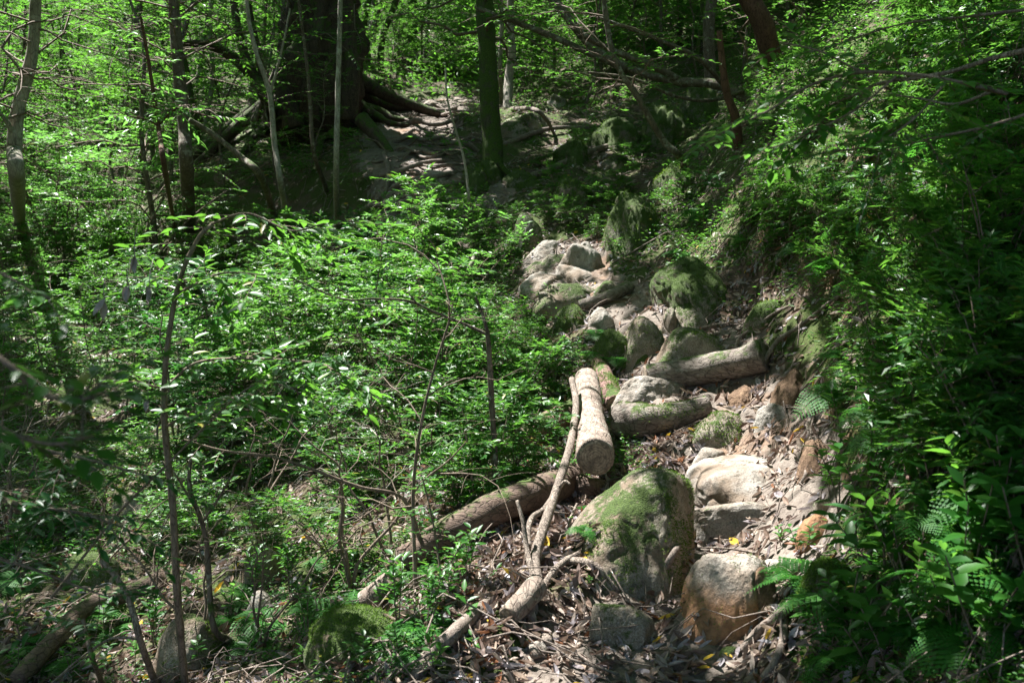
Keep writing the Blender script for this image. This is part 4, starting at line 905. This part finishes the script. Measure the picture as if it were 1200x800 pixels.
tree('tree','thin pale trunk just left of the slender bright one',[(588,122,.0),(586,80,D(22.5)),(588,30,D(22.5)),(586,-40,D(22.5)),(584,-160,D(22.5))],(.055,.04),'bark_pale',seed=35,crown=(14,1.5,.09,.3))
tree('tree','greenish grey straight trunk between the reddish sapling and the great tree',[(222,262,.0),(219,200,D(14)),(216,150,D(14)),(210,90,D(14)),(206,40,D(14)),(202,-30,D(14)),(198,-200,D(14)),(190,-380,D(14))],(.10,.06),'bark',seed=36,crown=(26,1.6,.085,.3))
tree('tree','dark leaning trunk sweeping up to the left beside the great tree',[(318,150,.0),(314,120,D(17)),(296,90,D(17)),(276,70,D(17)),(250,55,D(16.8)),(215,50,D(16.5))],(.13,.06),'bark_dark',
  [([(300,95,D(17)),(285,60,D(17)),(276,20,D(17)),(270,-60,D(17))],.09,.05),([(312,115,D(17)),(302,60,D(17)),(292,10,D(17)),(290,-60,D(17))],.07,.05)],seed=37,crown=(8,1.2,.085,.5))
tree('tree','bent grey branch trunk leaning down to the ledge on the right',[(808,192,.0),(796,184,D(11.4)),(780,168,D(11.3)),(762,140,D(11.2)),(745,110,D(11.2)),(728,86,D(11.2)),(715,50,D(11.2)),(705,-20,D(11.2))],(.04,.028),'bark',seed=38,crown=(9,1.1,.07,.55))
tree('tree','reddish brown thick trunk leaning in at the top edge right of centre',[(912,70,D(13.2)),(893,28,D(13)),(878,0,D(13)),(860,-40,D(13)),(850,-120,D(13)),(846,-260,D(13))],(.14,.11),'bark_red',seed=39,crown=(16,1.8,.08,.35))
tree('tree','brown broken snag standing in the hollow at the edge of the right bank',[(868,166,.0),(862,140,D(10.8)),(852,110,D(10.8)),(846,70,D(10.8)),(843,36,D(10.8))],(.055,.03),'bark_red',seed=40)
tree('fallen_tree','tangled grey fallen limbs spanning the top of the hollow, right of centre',[(905,118,D(12.6)),(850,102,D(13)),(790,95,D(13.4)),(735,80,D(13.8)),(690,62,D(14)),(640,40,D(14)),(560,10,D(14.2))],(.07,.035),'bark',
  [([(800,96,D(13.4)),(760,75,D(13.2)),(720,60,D(13.2)),(680,38,D(13)),(640,-5,D(13))],.05,.03),([(735,82,D(13.8)),(700,60,D(14)),(672,30,D(14)),(650,0,D(14))],.075,.06),([(850,102,D(13)),(820,70,D(12.6)),(780,50,D(12.4)),(700,20,D(12.2))],.035,.018),
   ([(870,108,D(12.8)),(830,118,D(12.4)),(790,112,D(12.2)),(740,92,D(12)),(690,85,D(12))],.028,.014)],seed=41,cat='fallen tree')
tree('fallen_tree','grey fallen branch propped across the dark slope below the long leaved sapling',[(322,238,.0),(306,208,D(12.8)),(282,184,D(12.8)),(250,158,D(12.8)),(222,140,D(12.6))],(.05,.03),'bark',seed=42,cat='fallen tree')
for x,y,sc_ in [(340,232,.42),(300,215,.4),(420,228,.3),(262,222,.45),(455,122,.35),(360,215,.35),(640,108,.5),(700,112,.5),(760,100,.5),(820,92,.5)]:
    b=GL(x,y); place('tree',b,sc=sc_,key='far',sink=.05)
# forest beyond: many young trees, leafy to the ground
far=[]; gF=np.random.default_rng(77); tries=0
while len(far)<190 and tries<9000:
    tries+=1; y=15+33*gF.random()**1.25; x=(gF.random()*2-1)*(y*.60+1.5)
    px,py=pix(np.array([x,y,gz(x,y)]))
    if 430<px<640 and y<25: continue
    if 640<=px<860 and y<21: continue
    if 300<px<430 and y<21: continue
    if 230<px<=300 and y<18.5: continue
    if px>=860 and y<18: continue
    if any((x-a)**2+(y-b)**2<(1.3 if y<30 else 1.8)**2 for a,b in far): continue
    far.append((x,y)); place('tree',(x,y,gz(x,y)),sc=gF.uniform(.7,1.25),key='far',sink=.1)
for px,py in polypts([(430,130),(600,100),(700,110),(860,60),(860,30),(430,40)],12,30,gF):
    b=GL(px,py); place('bush',b,sc=1.4,key='far')
# slim trunks seen through the distant foliage
for k in range(34):
    y=18+20*gF.random(); x=(gF.random()*2-1)*y*.52; px,py=pix(np.array([x,y,gz(x,y)]))
    if 430<px<640 and y<24 : continue
    z=gz(x,y); g=gF; hh=g.uniform(7,10); r=g.uniform(.04,.12); pl=[(x,y,z-.2)]; lx=g.normal()*.08
    for u in np.linspace(.15,1,6): pl.append((x+lx*hh*u+g.normal()*.12,y+g.normal()*.1,z+hh*u))
    mb=MB(); tube(mb,pl,r,r*.5,9,30,rough=.12,cap=False); t=thing('forest_tree','x','tree',(x,y,z)); obj('trunk',mb.mesh('trunk',M[['bark','bark_moss','bark_dark','bark_pale'][k%4]],(x,y,z)),t)
    br=MB(); L=Leafs()
    for q in range(12): bough(L,br,np.array(pl[3+q%4]),q*2.4,g.uniform(0,.6),1.5,8,.45,10,.1,g,r=.015)
    obj('branches',br.mesh('branches',M['twig'],(x,y,z)),t); obj('crown',cull(L).to(LO,seed=k).mesh('crown',M['leaf_far'],(x,y,z),smooth=False),t); REG.append((t,'forest',k%4,'far'))

# branches hanging in from the right bank
stemplant('leafy_branch','long bare grey twig reaching in from the right above the bank','branch',[
 ([(1216,56,D(3.6)),(1165,68,D(3.7)),(1115,84,D(3.8)),(1070,92,D(3.9)),(1030,98,D(4.0)),(1000,112,D(4.1)),(975,122,D(4.2))],.011,.004,7,.2,7,.05,.4),
 ([(1160,108,D(3.7)),(1120,122,D(3.8)),(1080,116,D(3.9)),(1050,112,D(4.0))],.007,.003,3,.2,7,.05)],'driftwood',seed=51,tpl=MID)
stemplant('leafy_branch','blurred leafy branch of broad glossy leaves sagging in from the upper right','branch',[
 ([(1180,110,D(3.0)),(1090,90,D(3.0)),(1010,85,D(3.05)),(950,100,D(3.1)),(900,130,D(3.1)),(850,155,D(3.15)),(822,170,D(3.2))],.007,.002,13,.17,8,.055,.1),
 ([(1010,85,D(3.05)),(960,60,D(3.1)),(915,50,D(3.2))],.004,.002,5,.15,8,.055),([(1050,90,D(3.0)),(1000,130,D(3.0)),(940,160,D(3.05)),(900,175,D(3.1))],.004,.002,8,.15,8,.055),
 ([(1110,95,D(3.0)),(1070,140,D(2.9)),(1020,170,D(2.9)),(960,180,D(3))],.004,.002,9,.15,8,.055)],'twig',seed=52,tpl=WIDE)
stemplant('leafy_branch','feathery green branch crossing the upper bank at the right edge','branch',[
 ([(1215,130,D(3.3)),(1150,150,D(3.3)),(1080,165,D(3.3)),(1000,190,D(3.4))],.006,.002,16,.2,12,.035,.05),([(1215,10,D(4)),(1130,20,D(4)),(1050,30,D(4.1)),(960,60,D(4.3))],.007,.002,18,.26,12,.035,.05)],'twig',seed=53,lm='leaf_dark',tpl=MID)
stemplant('leafy_branch','out of focus dark leafy branch hanging in close by at the left edge','branch',[
 ([(-60,380,D(1.7)),(0,420,D(1.6)),(50,460,D(1.6)),(95,470,D(1.6)),(125,440,D(1.6))],.006,.002,12,.12,8,.04,.1),
 ([(-60,440,D(1.6)),(0,500,D(1.5)),(60,520,D(1.5)),(110,510,D(1.5))],.005,.002,12,.12,8,.04,.1),([(-40,300,D(2.0)),(20,330,D(2)),(60,350,D(2))],.005,.002,5,.12,8,.04,.2)],'twig',lm='leaf',seed=54,tpl=WIDE)
stemplant('leafy_branch','dark glossy leafy branch low at the left edge in front of the gully','branch',[
 ([(-60,560,D(2.8)),(20,590,D(2.8)),(90,600,D(2.8)),(150,620,D(2.8))],.007,.002,22,.22,9,.045,.05),([(-60,480,D(3)),(30,520,D(3)),(110,540,D(3)),(180,560,D(3))],.007,.002,22,.22,9,.045,.05),
 ([(-60,640,D(2.8)),(20,660,D(2.8)),(100,690,D(2.8)),(130,700,D(2.8))],.006,.002,16,.22,9,.045,.05)],'twig',lm='leaf_dark',seed=55,tpl=MID)
stemplant('leafy_branch','blurred leafy spray arching across the lower left middle','branch',[
 ([(60,700,D(3.2)),(140,600,D(3.2)),(200,540,D(3.1)),(250,490,D(3.0)),(300,450,D(3.0)),(345,455,D(3.0))],.005,.002,14,.16,8,.05,.45)],'twig',lm='leaf',seed=56,tpl=MID)
# withered hanging leaves
for k,(x,y,l) in enumerate([(158,300,'largest grey brown withered leaf hanging in the left foliage'),(150,335,'dark withered leaf hanging just below the largest one'),(176,338,'pale tipped withered leaf right of the dark one'),(122,350,'lowest long withered leaf at the left'),(174,472,'small reddish withered leaf by the pale sapling stem')]):
    c=P(x,y,4.0); mb=MB(); n=2; g=np.random.default_rng(k); leaves(mb,CURL,np.tile(c,(n,1))+g.normal(size=(n,3))*.008,np.tile([.1*g.normal(),0,-1.],(n,1))+g.normal(size=(n,3))*.12,runit(n,g),np.full(n,[.08,.07,.06,.085,.05][k]))
    tube(mb,[c,c+[0,0,.06],c+[.01,.02,.12]],.002,.001,4,4); o=obj('withered_leaf',mb.mesh('withered_leaf',M['litter'],c),None,c); tag(o,l,'leaf')

# ------------------------------------------------------------------ ground cover, litter, twigs (uncountable)
def scatter(n,g,rmin,rmax,amax=34,fwd=True):
    r=rmin*(rmax/rmin)**g.random(n); a=np.radians(g.uniform(-amax,amax,n)); x=r*np.sin(a); y=r*np.cos(a); return x,y
g=np.random.default_rng(5)
# the far wood: one leafy mass beyond the trees one can tell apart
nc=1500; yy=23+40*g.random(nc)**1.2; xx=(g.random(nc)*2-1)*(yy*.60+2); zz=tps(xx,yy)+g.random(nc)**1.3*7; k=130
C=np.repeat(np.stack([xx,yy,zz],-1),k,0)+runit(nc*k,g)*(g.random(nc*k)**.4)[:,None]*np.array([1.5,1.5,.8])
mb=MB(); leaves(mb,LO,C,runit(nc*k,g)*np.array([1,1,.45]),np.array([0,0,1.])+runit(nc*k,g)*.6,g.uniform(.10,.19,nc*k))
tag(obj('distant_foliage',mb.mesh('distant_foliage',M['leaf_far'],smooth=False)),'far off sunlit leafy wood filling the hillside behind the trunks','foliage',kind='stuff')
# litter
x,y=scatter(120000,g,2.4,24); x2=g.normal(size=30000)*.9; k=g.integers(0,len(TR)-1,30000); t=g.random(30000)[:,None]; c=TR[k]*(1-t)+TR[k+1]*t
x=np.concatenate([x,c[:,0]-.35+x2[:]*1.0]); y=np.concatenate([y,c[:,1]+g.normal(size=30000)*.4])
d=fbm(x*.9+3,y*.9,o=3)+.55*fbm(x*3+9,y*3,o=2); pmk=pathmask(x,y); keep=(d>-.06+g.random(len(x))*.3)|((g.random(len(x))<.30)&(pmk<.5))|((pmk>.5)&(g.random(len(x))<.20))
px,py=pix(np.stack([x,y,tps(x,y)],-1)); keep&=~((px>930)&(g.random(len(x))<.65))&~((pmk>.5)&(g.random(len(x))<.35)); keep&=(y>1.5); x,y=x[keep],y[keep]; n=len(x); z=H(x,y)
e=.03; nx=-(H(x+e,y)-z)/e; ny=-(H(x,y+e)-z)/e; nrm=np.stack([nx,ny,np.ones(n)],-1); nrm/=np.linalg.norm(nrm,axis=1)[:,None]
a=runit(n,g); a-=nrm*(a*nrm).sum(1)[:,None]*.85; r=np.hypot(x,y)
mb=MB(); sz=g.uniform(.035,.085,n)*np.clip(r/9,1,1.6); near=r<9
P0=np.stack([x,y,z],-1)+nrm*g.uniform(.002,.018,n)[:,None]
for msk,tp in ((near,CURL),(~near,LO)): leaves(mb,tp,P0[msk],a[msk],nrm[msk]+runit(msk.sum(),g)*.45,sz[msk],g.uniform(.6,1.1,msk.sum()))
tag(obj('leaf_litter',mb.mesh('leaf_litter',M['litter'],smooth=False)),'dry brown and grey fallen leaves strewn over the forest floor and trail','fallen leaves',kind='stuff')
# herbs
x,y=scatter(60000,g,2.3,26,36); pmk=pathmask(x,y); d=fbm(x*.7+31,y*.7,o=3)+.5*fbm(x*2.6,y*2.6+8,o=2)
px,py=pix(np.stack([x,y,tps(x,y)],-1))
open_=((px>520)&(px<720)&(py>560))|((px>560)&(px<960)&(py>330)&(py<800)&(segdist(x,y,TR)<.62))
dark=(px>380)&(px<880)&(py>60)&(py<250)
bank=(px>940)|((px>780)&(py<330))
keep=(d>np.where(bank,-.8,-.12)+g.random(len(x))*.3)&(pmk<.3)&(~open_|(g.random(len(x))<.05))&(~dark|(g.random(len(x))<.35))
x,y=x[keep],y[keep]; n=len(x); z=H(x,y); r=np.hypot(x,y)
hh=g.uniform(.03,.20,n)*np.clip(r/8,.6,1.5); k=6
c=np.repeat(np.stack([x,y,z],-1),k,0); hk=np.repeat(hh,k); u=g.random(n*k); az=g.random(n*k)*6.28
off=np.stack([np.sin(az)*hk*.45*u,np.cos(az)*hk*.45*u,hk*(.25+.75*g.random(n*k))],-1)
a=np.stack([np.sin(az),np.cos(az),g.uniform(-.3,.5,n*k)],-1); nn=np.tile([0,0,1.],(n*k,1))+runit(n*k,g)*.5
mb=MB(); leaves(mb,LO,c+off,a,nn,g.uniform(.022,.05,n*k)*np.repeat(np.clip(r/8,.7,1.7),k))
tag(obj('ground_cover',mb.mesh('ground_cover',M['leaf'],smooth=False)),'low green leafy ground cover spread over the slopes beside the trail','ground cover',kind='stuff')
# fallen twigs
x,y=scatter(2600,g,2.6,24,33); mb=MB()
for i in range(len(x)):
    az=g.random()*6.28; l=g.uniform(.12,.7)*min(1.6,max(1,y[i]/8)); r_=g.uniform(.0015,.006)*min(2,max(1,y[i]/8)); tt=np.linspace(0,1,5); dx=math.sin(az)*l; dy=math.cos(az)*l
    qx=x[i]+dx*tt+g.normal(size=5)*.05*l; qy=y[i]+dy*tt+g.normal(size=5)*.05*l
    if pathmask(x[i],y[i])>.5 and g.random()<.7: continue
    lift=g.uniform(0,.12)*np.sin(tt*3.1)+.012; pl=np.stack([qx,qy,tps(qx,qy)+lift],-1); pl[:,2]=H(qx,qy)+lift; tube(mb,pl,r_,r_*.5,4,0,cap=False)
tag(obj('fallen_twigs',mb.mesh('fallen_twigs',M['root'])),'thin grey brown twigs littering the forest floor','fallen twigs',kind='stuff')

# ------------------------------------------------------------------ canopy: tall trees, crowns out of view, shaped to place the ravine's shade and sun patches
g=np.random.default_rng(9)
# clumps of twigs high over the ravine
nc=2400; cx=g.uniform(-17,15,nc); cy=g.uniform(-3,40,nc); ch=g.uniform(5.0,9.5,nc); cz=tps(cx,cy)+ch
k=330; N=nc*k; C=np.repeat(np.stack([cx,cy,cz],-1),k,0); off=runit(N,g)*(g.random(N)**.45)[:,None]*np.array([1.0,1.0,.45]); Q=C+off
nc2=2300; k2=120; cx2=g.uniform(-38,36,nc2); cy2=g.uniform(-8,66,nc2); m2=(cy2>38)|(cx2<-16)|(cx2>14); cx2=cx2[m2]; cy2=cy2[m2]; ch2=g.uniform(5,10,len(cx2)); cz2=tps(cx2,cy2)+ch2
C2=np.repeat(np.stack([cx2,cy2,cz2],-1),k2,0); Q2=C2+runit(len(C2),g)*(g.random(len(C2))**.45)[:,None]*np.array([1.6,1.6,.6])
Q=np.vstack([Q,Q2]).astype(float); N=len(Q); LS=np.concatenate([g.uniform(.14,.21,nc*k),g.uniform(.34,.5,len(Q2))]); cx=np.concatenate([cx,cx2]); cy=np.concatenate([cy,cy2]); cz=np.concatenate([cz,cz2]); ch=np.concatenate([ch,ch2])
# where does each leaf's shadow fall?
X=shadow_at(Q); px,py=pix(X); inside=(px>-60)&(px<1260)&(py>-100)&(py<900)&(X[:,1]>1)
L_=litray(X); nz_=fbm(X[:,0]*1.4+7,X[:,1]*1.4,o=3)*.5+.5
fleck=fbm(X[:,0]*3.2+50,X[:,1]*3.2,o=2)
keep=np.where(inside,L_<.30, g.random(N)<.9)
keep&=~((fleck>np.where(px>920,.33,.47))&inside)
farx=X[:,1]>24; keep&=~(farx&(g.random(N)<.15))
# leaves sort to the nearest tall tree
gT=np.random.default_rng(12)
TALL=[]
for k_ in range(34):
    for _ in range(60):
        x=gT.uniform(-24,22); y=gT.uniform(-5,52); z=gz(x,y); px_,py_=pix(np.array([x,y,z])); vis=(y>1)&(abs(x)<y*.56+.6)
        if vis and y<22: continue
        if math.hypot(x,y)<2.2: continue
        if all((x-a)**2+(y-b)**2>16 for a,b,_ in TALL): TALL.append((x,y,z)); break
TA=np.array(TALL)
own=((cx[:,None]-TA[None,:,0])**2+(cy[:,None]-TA[None,:,1])**2).argmin(1)
ownl=np.concatenate([np.repeat(own[:nc],k),np.repeat(own[nc:],k2)])
for i,(x,y,z) in enumerate(TALL):
    org=(x,y,z); t_=thing('canopy_tree','x','tree',org); hh=float(g.uniform(8,10)); pl=[(x,y,z-.3)]
    for u in np.linspace(.15,1,6): pl.append((x+g.normal()*.15,y+g.normal()*.15,z+hh*u))
    mb=MB(); r_=g.uniform(.10,.2); tube(mb,pl,r_,r_*.4,12,36,rough=.15,cap=False); obj('trunk',mb.mesh('trunk',M[['bark','bark_moss','bark_dark'][i%3]],org),t_)
    mb=MB(); 
    for c in np.where(own==i)[0][::7]:
        e=np.array([cx[c],cy[c],cz[c]]); s=np.array([x,y,z+hh*.55+.2*(ch[c]-6)]); tube(mb,[s,(s+e)/2+[0,0,.4],e],.035,.008,5,6,cap=False)
    if mb.n: obj('limbs',mb.mesh('limbs',M['bark'],org),t_)
    m=(ownl==i)&keep; n=int(m.sum())
    if n:
        mb=MB(); leaves(mb,LO,Q[m],runit(n,g)*np.array([1,1,.4]),np.array([0,0,1.])+runit(n,g)*.7,LS[m]); obj('crown',mb.mesh('crown',M['leaf_far'],org,smooth=False),t_)
    REG.append((t_,'canopy',i%3,'over'))

# ------------------------------------------------------------------ labels for the many plants: by kind, by place, by order
KW={'tree':'young tree','bush':'bushy shrub','thin':'slim sapling','bare':'bare twiggy sapling','fern':'feathery fern','seedling':'leafy seedling','forest':'slim tree','canopy':'tall tree'}
def where(o,kind,key):
    p=np.array(o.location[:]); px_,py_=pix(p); px_=float(px_); py_=float(py_)
    if kind in('tree','forest','canopy'):
        if not (-60<px_<1260) or p[1]<1: return 'standing beside the ravine, shading the trail'
        if p[1]>30: return 'high on the far slope'
        return ('behind the pale twisted tree' if px_<200 else 'behind the great old conifer' if px_<430 else 'beyond the head of the far trail' if px_<640 else 'beyond the tangled fallen limbs' if px_<900 else 'above the right bank')
    if key=='fork': return 'crowding round the forked stem'
    if key=='ledge' : return 'on the dark ledge below the far trail'
    if key=='ledge2': return 'among the boulders right of the mossy trunk'
    if key=='far': return 'below the distant trees'
    if key=='near_left': return 'close by at the left edge'
    if key=='trail': return 'tucked beside the trail stones and logs'
    if px_>900 or key in('bank','bank_near'):
        return ('above the wide moss slab' if px_<930 and py_<330 else 'high on the bank, by the grey twig' if py_<200 else 'on the mid right bank' if py_<400 else 'on the clay edge of the trail' if px_<1010 and py_<600 else 'on the shaded right bank' if py_<600 else 'at the foot of the right bank')
    if py_>640: return 'in the lower left gully'
    if py_>540: return 'beside the sunlit litter in the gully'
    if px_<210: return 'left of the pale sapling'
    if px_<400: return 'right of the pale sapling'
    return 'between the hollow stump and the steps'
grp={}
for r_ in REG: grp.setdefault((r_[1],where(r_[0],r_[1],r_[3])),[]).append(r_)
ORD=['leftmost','second from left','third from left','fourth from left','fifth from left','sixth from left','seventh from left','eighth from left','ninth from left','tenth from left']
SZ={}
for (kind,wh),L in grp.items():
    kw=KW[kind]; L.sort(key=lambda r:float(pix(np.array(r[0].location[:]))[0])); n=len(L)
    big=kind in('tree','forest','canopy')
    for i,r in enumerate(L):
        o=r[0]; o['group']=f'{kw}s {wh}' if n>1 else f'{kw}s'
        if n==1: lb=f'{kw} {wh}'
        elif n<=20:
            pos=(ORD[i] if i<(n+1)//2 else (['rightmost']+[s.replace('left','right') for s in ORD[1:]])[n-1-i]); lb=f'{kw} {wh}, {pos}'
        else:
            row=i*5//n; sub=[q for q in L if (L.index(q)*5//n)==row]; sub.sort(key=lambda q:-float(pix(np.array(q[0].location[:]))[1])); j=sub.index(r)
            where_=['at the left end','left of the middle','in the middle','right of the middle','at the right end'][row]
            on=['lowest','second lowest','third lowest','fourth lowest','fifth lowest','sixth lowest','seventh lowest','eighth lowest','ninth lowest','tenth lowest'][:][min(j,9)] if j<10 else 'upper'
            lb=f'{kw} {wh}, {on} {where_}'
        o['label']=lb
for ent in PROTO.values():
    for o,used in ent:
        if not used:
            for c in list(o.children): bpy.data.objects.remove(c)
            bpy.data.objects.remove(o)

# ------------------------------------------------------------------ camera, sky, sun
cam = bpy.data.cameras.new('camera'); cam.lens = 35; cam.sensor_width = 36; cam.clip_start=.05; cam.clip_end = 500
co = bpy.data.objects.new('camera', cam); link(co); co.location=(0,0,0); co.rotation_euler=(R(90)+PITCH,0,0)
cam.dof.use_dof=True; cam.dof.focus_distance=6.6; cam.dof.aperture_fstop=4.5
scene.camera = co
w = bpy.data.worlds.new('World'); scene.world = w; w.use_nodes = True; nt = w.node_tree; nt.nodes.clear()
sk = nt.nodes.new('ShaderNodeTexSky'); sk.sky_type='NISHITA'; sk.sun_disc=False
sk.sun_elevation=SUN_EL; sk.sun_rotation=SUN_AZ; sk.air_density=1.0; sk.dust_density=1.5
bg = nt.nodes.new('ShaderNodeBackground'); bg.inputs[1].default_value=.065
ow = nt.nodes.new('ShaderNodeOutputWorld'); nt.links.new(sk.outputs[0],bg.inputs[0]); nt.links.new(bg.outputs[0],ow.inputs[0])
sl = bpy.data.lights.new('sun','SUN'); sl.energy=5; sl.angle=R(.5); sl.color=(1,.98,.95)
so = bpy.data.objects.new('sun',sl); link(so); so.rotation_euler = (-Vector(SUN)).to_track_quat('-Z','Y').to_euler()
so.location=(-6,10,14)
scene.view_settings.view_transform='Standard'; scene.view_settings.look='None'; scene.view_settings.exposure=EXPO; scene.view_settings.gamma=1
scene.cycles.max_bounces=6; scene.cycles.diffuse_bounces=4; scene.cycles.transmission_bounces=4; scene.cycles.glossy_bounces=2; scene.cycles.transparent_max_bounces=4
scene.cycles.caustics_reflective=False; scene.cycles.caustics_refractive=False
scene.cycles.use_denoising=True
